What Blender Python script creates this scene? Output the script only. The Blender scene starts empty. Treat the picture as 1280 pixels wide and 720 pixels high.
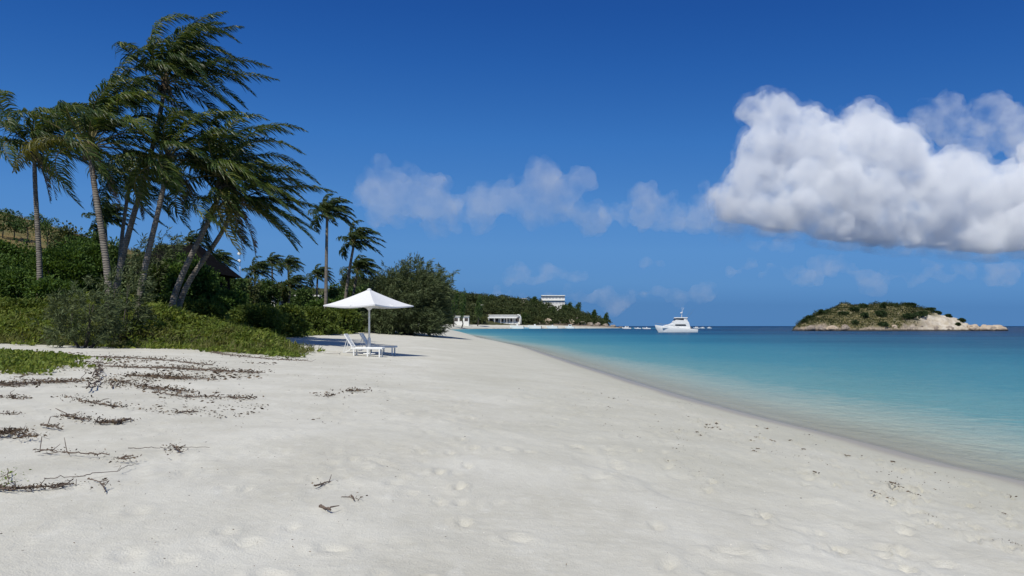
import bpy, bmesh, math, random
import numpy as np
from mathutils import Vector, noise as mnoise

sc = bpy.context.scene
C = sc.collection
R = math.radians
RNG = np.random.default_rng(7)
random.seed(7)

# ------------------------------------------------------------------ camera, sky, sun, exposure
HOR, F, EYE = 407.5, 995.0, 2.5          # horizon row, focal length (both for a 1280 wide frame), eye height above the sea
cam_d = bpy.data.cameras.new('camera'); cam = bpy.data.objects.new('camera', cam_d); C.objects.link(cam)
cam.location = (0, 0, EYE); cam.rotation_euler = (R(90), 0, 0)
cam_d.sensor_width = 36; cam_d.lens = 36 * F / 1280; cam_d.shift_y = (HOR - 360) / 1280
cam_d.clip_start = 0.1; cam_d.clip_end = 90000
sc.camera = cam

SUN_EL, SUN_AZ = 53.0, -160.0            # azimuth clockwise from +Y (straight ahead): the sun stands to the left, a little behind
w = bpy.data.worlds.new("World"); sc.world = w; w.use_nodes = True
nt = w.node_tree; nt.nodes.clear()
sky = nt.nodes.new('ShaderNodeTexSky'); sky.sky_type = 'NISHITA'; sky.sun_disc = False
sky.sun_elevation = R(SUN_EL); sky.sun_rotation = R(-SUN_AZ)   # this node turns the other way
sky.air_density = 0.5; sky.dust_density = 0.0; sky.ozone_density = 3.0; sky.altitude = 8000
# the photograph's deep, polarised blue: the sky's own brightness chooses the colour
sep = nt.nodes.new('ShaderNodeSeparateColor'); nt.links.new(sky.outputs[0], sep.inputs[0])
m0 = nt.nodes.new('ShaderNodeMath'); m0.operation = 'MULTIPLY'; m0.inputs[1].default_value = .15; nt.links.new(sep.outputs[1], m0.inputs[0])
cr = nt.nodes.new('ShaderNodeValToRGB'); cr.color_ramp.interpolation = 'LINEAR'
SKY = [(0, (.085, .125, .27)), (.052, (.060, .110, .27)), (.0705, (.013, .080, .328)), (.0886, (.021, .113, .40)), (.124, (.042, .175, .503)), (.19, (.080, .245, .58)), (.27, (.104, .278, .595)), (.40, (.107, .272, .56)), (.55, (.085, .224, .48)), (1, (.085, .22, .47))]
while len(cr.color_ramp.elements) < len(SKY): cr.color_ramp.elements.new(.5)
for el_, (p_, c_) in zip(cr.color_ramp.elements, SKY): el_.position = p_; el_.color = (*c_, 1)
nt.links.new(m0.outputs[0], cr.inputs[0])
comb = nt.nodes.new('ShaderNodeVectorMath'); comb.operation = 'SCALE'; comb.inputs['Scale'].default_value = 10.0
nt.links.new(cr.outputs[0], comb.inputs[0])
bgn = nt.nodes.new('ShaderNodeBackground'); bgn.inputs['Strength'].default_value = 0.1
wo = nt.nodes.new('ShaderNodeOutputWorld')
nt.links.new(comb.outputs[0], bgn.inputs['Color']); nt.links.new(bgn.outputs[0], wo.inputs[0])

sd = bpy.data.lights.new('sun', 'SUN'); sd.energy = 4.3; sd.angle = R(0.53); sd.color = (1.0, 0.965, 0.86)
so = bpy.data.objects.new('sun', sd); C.objects.link(so)
e, a = R(SUN_EL), R(SUN_AZ)
to_sun = Vector((math.cos(e) * math.sin(a), math.cos(e) * math.cos(a), math.sin(e)))
so.rotation_euler = to_sun.to_track_quat('Z', 'Y').to_euler()

sc.view_settings.view_transform = 'Standard'; sc.view_settings.look = 'None'
sc.view_settings.exposure = 0.0; sc.view_settings.gamma = 1.0; sc.view_settings.use_curve_mapping = False
sc.render.engine = 'CYCLES'
cy = sc.cycles
cy.max_bounces = 12; cy.diffuse_bounces = 4; cy.glossy_bounces = 2; cy.transmission_bounces = 3
cy.volume_bounces = 12; cy.transparent_max_bounces = 8
cy.use_denoising = True
cy.volume_max_steps = 256

# ------------------------------------------------------------------ helpers: meshes and objects
def mk(name, V, Fs, mat, parent=None, smooth=False):
    """V (n,3); Fs a list of int arrays (m,k). One mesh object."""
    me = bpy.data.meshes.new(name)
    V = np.asarray(V, dtype=np.float32)
    Fs = [np.asarray(f, dtype=np.int32) for f in Fs if len(f)]
    me.vertices.add(len(V)); me.vertices.foreach_set('co', V.ravel())
    nl = sum(f.size for f in Fs); npoly = sum(len(f) for f in Fs)
    me.loops.add(nl); me.polygons.add(npoly)
    me.loops.foreach_set('vertex_index', np.concatenate([f.ravel() for f in Fs]))
    tot = np.concatenate([np.full(len(f), f.shape[1], dtype=np.int32) for f in Fs])
    st = np.zeros(npoly, dtype=np.int32); st[1:] = np.cumsum(tot)[:-1]
    me.polygons.foreach_set('loop_start', st)
    me.polygons.foreach_set('use_smooth', np.full(npoly, smooth, dtype=bool))
    me.update(calc_edges=True)
    if mat: me.materials.append(mat)
    o = bpy.data.objects.new(name, me); C.objects.link(o)
    if parent: o.parent = parent
    return o

def attr(o, name, vals):
    at = o.data.attributes.new(name, 'FLOAT', 'POINT'); at.data.foreach_set('value', np.asarray(vals, dtype=np.float32))

class Geo:
    def __init__(s): s.V = []; s.F = {}; s.n = 0
    def add(s, V, *Fs):
        V = np.asarray(V, dtype=np.float64).reshape(-1, 3)
        for f in Fs:
            f = np.asarray(f, dtype=np.int64)
            if len(f): s.F.setdefault(f.shape[1], []).append(f + s.n)
        s.V.append(V); s.n += len(V)
    def tube(s, P, rad, n=8, caps=True):
        P = np.asarray(P, float); m = len(P)
        rad = np.broadcast_to(np.asarray(rad, float), (m,))
        T = np.gradient(P, axis=0); T /= np.linalg.norm(T, axis=1)[:, None] + 1e-9
        ref = np.array([0, 1.0, 0]) if abs(T[0][1]) < .85 else np.array([1.0, 0, 0])
        A = np.cross(T, ref); A /= np.linalg.norm(A, axis=1)[:, None] + 1e-9
        B = np.cross(T, A)
        th = np.arange(n) * 2 * math.pi / n
        ring = A[:, None, :] * np.cos(th)[None, :, None] + B[:, None, :] * np.sin(th)[None, :, None]
        V = (P[:, None, :] + ring * rad[:, None, None]).reshape(-1, 3)
        i = np.arange(m - 1)[:, None] * n; j = np.arange(n)[None, :]; j2 = (j + 1) % n
        f = np.stack([i + j, i + n + j, i + n + j2, i + j2], -1).reshape(-1, 4)
        s.add(V, f)
        if caps:
            k = s.n - len(V)
            s.F.setdefault(n, []).append(np.array([np.arange(n) + k, (np.arange(n)[::-1] + k + (m - 1) * n)]))
    def box(s, x0, x1, y0, y1, z0, z1):
        V = [(x, y, z) for z in (z0, z1) for y in (y0, y1) for x in (x0, x1)]
        s.add(V, [(0, 2, 3, 1), (4, 5, 7, 6), (0, 1, 5, 4), (1, 3, 7, 5), (3, 2, 6, 7), (2, 0, 4, 6)])
    def build(s, name, mat, parent=None, smooth=False):
        return mk(name, np.concatenate(s.V), [np.concatenate(v) for v in s.F.values()], mat, parent, smooth)

def tag(o, label=None, cat=None, group=None, kind=None):
    if label: o['label'] = label
    if cat: o['category'] = cat
    if group: o['group'] = group
    if kind: o['kind'] = kind
    return o

def thing(name, loc, label, cat, group=None, rz=0):
    o = bpy.data.objects.new(name, None); C.objects.link(o); o.location = loc; o.rotation_euler = (0, 0, rz)
    o.empty_display_size = .2
    return tag(o, label, cat, group)

def copy_tree(o, parent=None):
    c = o.copy(); C.objects.link(c)
    if parent: c.parent = parent
    for ch in list(o.children): copy_tree(ch, c)
    return c

def bevel(o, wd=.02, seg=2):
    m = o.modifiers.new('bevel', 'BEVEL'); m.width = wd; m.segments = seg; m.limit_method = 'ANGLE'
    return o

# ------------------------------------------------------------------ helpers: noise
def vnoise(x, y, seed=0):
    xi = np.floor(x).astype(np.int64); yi = np.floor(y).astype(np.int64); xf = x - xi; yf = y - yi
    def h(a, b):
        n = (a * 374761393 + b * 668265263 + seed * 974711) & 0x7fffffff
        n = ((n ^ (n >> 13)) * 1274126177) & 0x7fffffff
        return ((n ^ (n >> 16)) & 0xffff) / 65535.0
    u = xf * xf * (3 - 2 * xf); v = yf * yf * (3 - 2 * yf)
    return (h(xi, yi) * (1 - u) + h(xi + 1, yi) * u) * (1 - v) + (h(xi, yi + 1) * (1 - u) + h(xi + 1, yi + 1) * u) * v

def fbm(x, y, oct=4, seed=0):
    t = 0; a = .5
    for k in range(oct):
        t = t + a * (vnoise(x * 2 ** k + 17.3 * k, y * 2 ** k - 9.1 * k, seed + k) - .5); a *= .5
    return t * 2

def sstep(a, b, x):
    t = np.clip((x - a) / (b - a), 0, 1); return t * t * (3 - 2 * t)

# ------------------------------------------------------------------ the lie of the land
SH = [(12.5, -40), (10.6, -15), (9.4, 0), (8.25, 12.7), (7.85, 14.2), (7.65, 16.1), (7.35, 18.3), (6.75, 22.1), (6.0, 28.8), (4.25, 52.4),
      (1.0, 97), (-4, 135), (-9, 190), (-18, 250), (-27, 311), (-38, 400), (-46, 520), (-43, 620), (-26, 730), (10, 790), (67, 829), (100, 868), (122, 905),
      (131, 950), (128, 1010), (100, 1100), (20, 1250), (-200, 1500)]
def smooth_line(P, k=5):
    P = np.array(P, float); Q = np.vstack([2 * P[0] - P[1], P, 2 * P[-1] - P[-2]]); out = []
    for i in range(len(P) - 1):
        p0, p1, p2, p3 = Q[i:i + 4]
        d1 = np.linalg.norm(p2 - p1)
        m1 = (p2 - p0) / (np.linalg.norm(p2 - p1) + np.linalg.norm(p1 - p0)) * d1
        m2 = (p3 - p1) / (np.linalg.norm(p3 - p2) + np.linalg.norm(p2 - p1)) * d1
        for t in np.arange(k) / k:
            h = (2*t**3-3*t**2+1, t**3-2*t**2+t, -2*t**3+3*t**2, t**3-t**2)
            out.append(h[0] * p1 + h[1] * m1 + h[2] * p2 + h[3] * m2)
    out.append(P[-1]); return np.array(out)
SHORE = smooth_line(SH, 4)
LAND = np.vstack([SHORE, [(-4000, 1500), (-4000, -40)]])

def line_dist(X, Y, L, closed=False):
    best = np.full(X.shape, 1e18)
    A = L; B = np.roll(L, -1, 0)
    if not closed: A, B = A[:-1], B[:-1]
    for (ax, ay), (bx, by) in zip(A, B):
        dx, dy = bx - ax, by - ay
        t = np.clip(((X - ax) * dx + (Y - ay) * dy) / (dx * dx + dy * dy + 1e-12), 0, 1)
        np.minimum(best, (X - ax - t * dx) ** 2 + (Y - ay - t * dy) ** 2, out=best)
    return np.sqrt(best)

def inside(X, Y, L):
    r = np.zeros(X.shape, bool)
    B = np.roll(L, -1, 0)
    for (ax, ay), (bx, by) in zip(L, B):
        if ay == by: continue
        c = (ay > Y) != (by > Y)
        r ^= c & (X < (bx - ax) * (Y - ay) / (by - ay) + ax)
    return r

def base_height(X, Y):
    d = line_dist(X, Y, SHORE); d = np.where(inside(X, Y, LAND), d, -d)
    l = np.maximum(d, 0); s = np.maximum(-d, 0)
    k = 1 - np.exp(-l / 8)
    z = 1.3 * k + .02 * np.clip(l - 6, 0, 60) + .012 * np.clip(Y - 35, 0, 265) * k - 0.004 * np.clip(Y - 450, 0, 500) * k
    z = np.where(d < 0, -(14 * (1 - np.exp(-s / 110))), z)
    return z, d

def gp(px, py, fn=None):
    """where the ray through a place in the picture meets the ground"""
    fn = fn or (lambda x, y: base_height(x, y)[0])
    Ys = np.geomspace(3, 1500, 3000); Xs = (px - 640) / F * Ys; Zr = EYE + (HOR - py) / F * Ys
    below = Zr < fn(Xs, Ys)
    i = np.argmax(below) if below.any() else len(Ys) - 1
    return float(Xs[i]), float(Ys[i])

VEG = [(-90, 27), gp(0, 430), gp(82, 432.5), gp(164, 435), gp(230, 436), gp(295, 441), gp(354, 445.6), gp(380, 441), gp(328, 427), gp(352, 422.5),
       gp(395, 419.5), gp(436, 418), gp(452, 413.5), (-17, 88), (-22, 120), (-33, 200), (-58, 311), (-80, 420), (-92, 540), (-86, 650), (-50, 775), (5, 826), (62, 862), (95, 893),
       (112, 920), (120, 950), (115, 1010), (85, 1100), (0, 1260), (-400, 1490), (-3500, 1490), (-3500, 27)]
VEG = np.array(VEG)
HX = np.array([-400, -260, -150, -85, -60, 0, 40, 62, 85, 105, 122, 140]); HZ = np.array([28, 29, 30, 26, 22, 19, 17, 17, 11, 6, 2, 0.])

def terrain(X, Y, want=False):
    X = np.asarray(X, float); Y = np.asarray(Y, float)
    z, d = base_height(X, Y)
    e = line_dist(X, Y, VEG, True); e = np.where(inside(X, Y, VEG), e, -e)
    E = np.maximum(e, 0)
    near = 1 - sstep(60, 110, Y)
    z = z + near * (1.45 * sstep(0, 7.5, E)) + (1 - near) * .8 * sstep(0, 12, E) + .022 * np.clip(E - 7, 0, 120) * sstep(0, 1, E)
    z = z + 34 * np.exp(-((X + 190) ** 2 + (Y - 205) ** 2) / (2 * 72 ** 2)) * sstep(5, 60, E)
    hl = np.interp(X * 950 / np.maximum(Y, 500), HX, HZ) * sstep(4, 75, E) * sstep(600, 760, Y)
    z = z + hl * (1 + .12 * fbm(X / 60, Y / 60, 3, 4))
    z = z + np.where(E > 0, .35 * fbm(X / 3.1, Y / 3.1, 3, 9) * sstep(0, 4, E) * near, 0)
    if want: return z, d, e
    return z

def zt(x, y): return float(terrain(np.array([x]), np.array([y]))[0])
def at(px, Y): return ((px - 640) / F * Y, Y)
def w3(px, py, Y): return np.array([(px - 640) / F * Y, Y, EYE + (HOR - py) / F * Y])
def ground(px, Y):
    x, y = at(px, Y); return np.array([x, y, zt(x, y)])
def hit(px, py):
    x, y = gp(px, py, terrain); return np.array([x, y, zt(x, y)])

# ------------------------------------------------------------------ materials
def new_mat(name):
    m = bpy.data.materials.new(name); m.use_nodes = True
    n = m.node_tree; n.nodes.clear()
    out = n.nodes.new('ShaderNodeOutputMaterial')
    return m, n, out
def nd(n, typ, **kw):
    x = n.nodes.new(typ)
    for k, v in kw.items():
        if k.startswith('i_'): x.inputs[k[2:].replace('_', ' ')].default_value = v
        else: setattr(x, k, v)
    return x
def rgb(*c): return (*c, 1.0)
def mixc(n, fac, a, b, mode='MIX'):
    m = n.nodes.new('ShaderNodeMix'); m.data_type = 'RGBA'; m.blend_type = mode
    for s, v in ((0, fac), (6, a), (7, b)):
        if hasattr(v, 'is_linked') or hasattr(v, 'links'): n.links.new(v, m.inputs[s])
        else: m.inputs[s].default_value = v
    return m.outputs[2]
def math_(n, op, a, b=None, clamp=False):
    m = n.nodes.new('ShaderNodeMath'); m.operation = op; m.use_clamp = clamp
    for s, v in ((0, a), (1, b)):
        if v is None: continue
        if hasattr(v, 'links'): n.links.new(v, m.inputs[s])
        else: m.inputs[s].default_value = v
    return m.outputs[0]
def noise_(n, scale, detail=4, rough=.55, vec=None, mapscale=None, out='Fac'):
    t = nd(n, 'ShaderNodeTexNoise'); t.inputs['Scale'].default_value = scale; t.inputs['Detail'].default_value = detail; t.inputs['Roughness'].default_value = rough
    if vec is None:
        g = nd(n, 'ShaderNodeTexCoord'); vec = g.outputs['Object']
    if mapscale:
        mp = nd(n, 'ShaderNodeMapping'); mp.inputs['Scale'].default_value = mapscale; n.links.new(vec, mp.inputs[0]); vec = mp.outputs[0]
    n.links.new(vec, t.inputs['Vector'])
    return t.outputs[out]
def ramp(n, fac, stops):
    r = nd(n, 'ShaderNodeValToRGB'); e = r.color_ramp.elements
    while len(e) < len(stops): e.new(.5)
    for el, (p, c) in zip(e, stops):
        el.position = p; el.color = c if len(c) == 4 else (*c, 1)
    n.links.new(fac, r.inputs[0]); return r.outputs[0]
def attr_(n, name):
    t = nd(n, 'ShaderNodeAttribute'); t.attribute_name = name; return t.outputs['Fac']
def bump_(n, h, strength=.5, dist=.05):
    b = nd(n, 'ShaderNodeBump'); b.inputs['Strength'].default_value = strength; b.inputs['Distance'].default_value = dist
    n.links.new(h, b.inputs['Height']); return b.outputs[0]

def plain(name, c1, c2=None, rough=.6, scale=6, bump=0.0, spec=.4, metal=0):
    m, n, out = new_mat(name)
    p = nd(n, 'ShaderNodeBsdfPrincipled'); p.inputs['Roughness'].default_value = rough; p.inputs['Specular IOR Level'].default_value = spec; p.inputs['Metallic'].default_value = metal
    f = noise_(n, scale, 5)
    n.links.new(mixc(n, ramp(n, f, [(.3, (0, 0, 0)), (.7, (1, 1, 1))]), rgb(*c1), rgb(*(c2 or [x * .8 for x in c1]))), p.inputs['Base Color'])
    if bump: n.links.new(bump_(n, f, .6, bump), p.inputs['Normal'])
    n.links.new(p.outputs[0], out.inputs[0]); return m

def leafmat(name, cols, trans=.28, rough=.5, patch=1.5, spec=.18, dry=None):
    """cols: three colours, each leaf takes its own; slow noise shifts whole patches"""
    m, n, out = new_mat(name)
    g = nd(n, 'ShaderNodeNewGeometry')
    c = ramp(n, g.outputs['Random Per Island'], [(0.0, cols[0]), (.5, cols[1]), (1.0, cols[2])])
    f = noise_(n, patch, 2)
    c = mixc(n, math_(n, 'MULTIPLY', ramp(n, f, [(.35, (0, 0, 0)), (.65, (1, 1, 1))]), .45), c, rgb(*cols[0]))
    if dry: c = mixc(n, math_(n, 'MULTIPLY', ramp(n, noise_(n, .55, 5, .7), [(.50, (0, 0, 0)), (.68, (1, 1, 1))]), .75), c, rgb(*dry))
    p = nd(n, 'ShaderNodeBsdfPrincipled'); p.inputs['Roughness'].default_value = rough; p.inputs['Specular IOR Level'].default_value = spec
    n.links.new(c, p.inputs['Base Color'])
    t = nd(n, 'ShaderNodeBsdfTranslucent'); n.links.new(mixc(n, 1.0, c, rgb(1.25, 1.15, .5), 'MULTIPLY'), t.inputs[0])
    mx = nd(n, 'ShaderNodeMixShader'); mx.inputs[0].default_value = trans
    n.links.new(p.outputs[0], mx.inputs[1]); n.links.new(t.outputs[0], mx.inputs[2]); n.links.new(mx.outputs[0], out.inputs[0])
    return m

M = {}
M['white'] = plain('white_paint', (.80, .80, .79), (.74, .74, .72), .45, 3)
M['white_wall'] = plain('white_render', (.78, .77, .74), (.68, .67, .64), .8, .8)
M['canvas'] = plain('white_canvas', (.70, .70, .71), (.66, .66, .68), .85, 9, .004)
M['glass_dark'] = plain('dark_glass', (.02, .025, .03), (.03, .035, .04), .12, 2, 0, .6)
M['dark_timber'] = plain('dark_timber', (.010, .009, .008), (.016, .013, .012), .9, 4, .01, .03)
M['dark_roof'] = plain('dark_shingle', (.006, .006, .006), (.010, .009, .009), .95, 3, .02, .02)
M['grey_roof'] = plain('grey_roof', (.30, .31, .32), (.22, .23, .24), .6, 1.5)
M['cream'] = plain('cream_render', (.66, .58, .46), (.56, .48, .38), .8, 1)
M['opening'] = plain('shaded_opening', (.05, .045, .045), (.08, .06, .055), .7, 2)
M['pale_window'] = plain('pale_shutter', (.56, .56, .57), (.44, .45, .47), .5, .6)
M['steel'] = plain('steel', (.45, .46, .47), (.35, .36, .37), .35, 6, 0, .5, .8)
M['blue_paint'] = plain('pale_blue_paint', (.32, .52, .66), (.25, .42, .56), .4, 2)
M['rubber'] = plain('black_rubber', (.015, .015, .016), (.03, .03, .03), .5, 8)
M['dry_stem'] = plain('dry_stem', (.075, .055, .045), (.15, .11, .085), .85, 14, .01)
M['drift'] = plain('driftwood', (.36, .32, .28), (.22, .19, .165), .85, 10, .01)
M['plank'] = plain('bleached_plank', (.62, .60, .56), (.45, .43, .40), .8, 5, .006)
M['dead_frond'] = plain('dead_frond', (.17, .115, .065), (.09, .06, .04), .85, 6)
M['coconut'] = plain('coconut', (.10, .085, .03), (.06, .035, .02), .6, 5)
M['bark'] = plain('tree_bark', (.085, .07, .058), (.045, .038, .032), .9, 5, .03)
M['palm_leaf'] = leafmat('palm_leaf', [(.018, .038, .010), (.044, .082, .018), (.21, .23, .06)], .35, .42, .6, .4)
M['palm_leaf_light'] = leafmat('palm_leaf_yellow_green', [(.045, .080, .016), (.105, .150, .03), (.26, .27, .075)], .4, .42, .6, .4)  # paler yellow-green leaf tone, picked at random per frond
M['palm_leaf_yellow'] = leafmat('palm_leaf_yellowing', [(.08, .09, .02), (.16, .16, .035), (.24, .21, .06)], .3, .45, .8, .4)
M['palm_leaf_far'] = leafmat('palm_leaf_distant', [(0.0267, 0.0481, 0.0163), (0.0481, 0.0775, 0.021), (0.0936, 0.1136, 0.0348)], .36, .55, .3)
M['rachis'] = plain('frond_stalk', (.14, .13, .045), (.19, .15, .06), .5, 3)
M['shrub_leaf'] = leafmat('shrub_leaf', [(0.0365, 0.0742, 0.0167), (0.0798, 0.144, 0.0293), (0.1639, 0.251, 0.0584)], .36, .55, .9)
M['shrub_light'] = leafmat('light_shrub_leaf', [(0.0591, 0.0963, 0.0198), (0.1098, 0.1552, 0.0312), (0.2025, 0.2407, 0.0567)], .36, .55, .9)
M['creeper'] = leafmat('creeper_leaf', [(0.0875, 0.1334, 0.0224), (0.1661, 0.2272, 0.0392), (0.28, 0.3136, 0.07)], .38, .55, 1.1, dry=(.15, .135, .055))
M['casuarina_leaf'] = leafmat('casuarina_needles', [(0.0564, 0.0811, 0.0387), (0.0986, 0.126, 0.056), (0.1763, 0.2026, 0.0968)], .2, .6, .5, .15)
M['tree_leaf'] = leafmat('broad_tree_leaf', [(0.0368, 0.069, 0.022), (0.069, 0.1196, 0.033), (0.138, 0.1955, 0.055)], .2, .5, .25)
M['tree_olive'] = leafmat('olive_tree_leaf', [(0.0504, 0.0672, 0.0235), (0.0924, 0.1092, 0.037), (0.1596, 0.168, 0.0672)], .2, .55, .25)
M['island_leaf'] = leafmat('island_scrub_leaf', [(0.0226, 0.0452, 0.0188), (0.0415, 0.0716, 0.0245), (0.0792, 0.1093, 0.0415)], .15, .6, .2)

def trunk_mat():
    m, n, out = new_mat('palm_trunk')
    p = nd(n, 'ShaderNodeBsdfPrincipled'); p.inputs['Roughness'].default_value = .85; p.inputs['Specular IOR Level'].default_value = .2
    g = nd(n, 'ShaderNodeTexCoord')
    wv = nd(n, 'ShaderNodeTexWave'); wv.wave_type = 'BANDS'; wv.bands_direction = 'Z'; wv.inputs['Scale'].default_value = 2.6; wv.inputs['Distortion'].default_value = 5; wv.inputs['Detail'].default_value = 2
    n.links.new(g.outputs['Object'], wv.inputs['Vector'])
    f2 = noise_(n, 3.5, 5, .65)
    c = mixc(n, ramp(n, wv.outputs['Fac'], [(.0, (0, 0, 0)), (.35, (1, 1, 1))]), rgb(.135, .118, .10), rgb(.225, .20, .172))
    c = mixc(n, ramp(n, f2, [(.42, (0, 0, 0)), (.68, (1, 1, 1))]), c, rgb(.12, .10, .082))
    n.links.new(c, p.inputs['Base Color']); n.links.new(bump_(n, wv.outputs['Fac'], .6, .03), p.inputs['Normal'])
    n.links.new(p.outputs[0], out.inputs[0]); return m
M['palm_trunk'] = trunk_mat()

def ground_mat():
    m, n, out = new_mat('sand_and_soil')
    g = nd(n, 'ShaderNodeNewGeometry'); pos = g.outputs['Position']
    p = nd(n, 'ShaderNodeBsdfPrincipled')
    f1 = noise_(n, .55, 5, .6, pos, (1, 1, 1)); f2 = noise_(n, 9, 4, .7, pos); f3 = noise_(n, 70, 3, .7, pos)
    sand = mixc(n, ramp(n, f1, [(.38, (0, 0, 0)), (.62, (1, 1, 1))]), rgb(.515, .495, .43), rgb(.60, .582, .52))
    sand = mixc(n, math_(n, 'MULTIPLY', ramp(n, f2, [(.45, (0, 0, 0)), (.75, (1, 1, 1))]), .35), sand, rgb(.65, .64, .59))
    sand = mixc(n, math_(n, 'MULTIPLY', ramp(n, f3, [(.2, (1, 1, 1)), (.42, (0, 0, 0))]), .35), sand, rgb(.34, .32, .275))
    f6 = noise_(n, 2.1, 5, .7, pos, (1.6, .8, 1))
    sand = mixc(n, math_(n, 'MULTIPLY', ramp(n, f6, [(.36, (1, 1, 1)), (.50, (0, 0, 0))]), .17), sand, rgb(.40, .385, .335))
    sand = mixc(n, math_(n, 'MULTIPLY', ramp(n, f6, [(.58, (0, 0, 0)), (.68, (1, 1, 1))]), .35), sand, rgb(.68, .665, .61))
    damp = attr_(n, 'damp'); wet = attr_(n, 'wet'); veg = attr_(n, 'veg'); gr = attr_(n, 'dry_grass'); rock = attr_(n, 'rock')
    sand = mixc(n, math_(n, 'MULTIPLY', damp, .75), sand, rgb(.44, .43, .36))
    sand = mixc(n, wet, sand, rgb(.36, .325, .265))
    f4 = noise_(n, 1.7, 5, .65, pos)
    soil = mixc(n, ramp(n, f4, [(.38, (0, 0, 0)), (.62, (1, 1, 1))]), rgb(.030, .036, .014), rgb(.085, .085, .04))
    c = mixc(n, ramp(n, math_(n, 'ADD', veg, math_(n, 'MULTIPLY', math_(n, 'SUBTRACT', f4, .5), .9)), [(.4, (0, 0, 0)), (.6, (1, 1, 1))]), sand, soil)
    f5 = noise_(n, .25, 5, .65, pos)
    grass = mixc(n, ramp(n, f5, [(.4, (0, 0, 0)), (.62, (1, 1, 1))]), rgb(.20, .145, .06), rgb(.11, .11, .045))
    c = mixc(n, gr, c, grass)
    rk = mixc(n, ramp(n, f5, [(.42, (0, 0, 0)), (.6, (1, 1, 1))]), rgb(.36, .29, .22), rgb(.16, .13, .105))
    c = mixc(n, rock, c, rk)
    n.links.new(c, p.inputs['Base Color'])
    n.links.new(math_(n, 'SUBTRACT', .95, math_(n, 'MULTIPLY', wet, .55)), p.inputs['Roughness'])
    n.links.new(math_(n, 'ADD', .15, math_(n, 'MULTIPLY', wet, .2)), p.inputs['Specular IOR Level'])
    hh = math_(n, 'ADD', math_(n, 'MULTIPLY', f2, .45), math_(n, 'MULTIPLY', f3, .25))
    hh = math_(n, 'MULTIPLY', hh, math_(n, 'SUBTRACT', 1.0, wet))
    n.links.new(bump_(n, hh, .6, .055), p.inputs['Normal'])
    n.links.new(p.outputs[0], out.inputs[0]); return m
M['ground'] = ground_mat()

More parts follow.
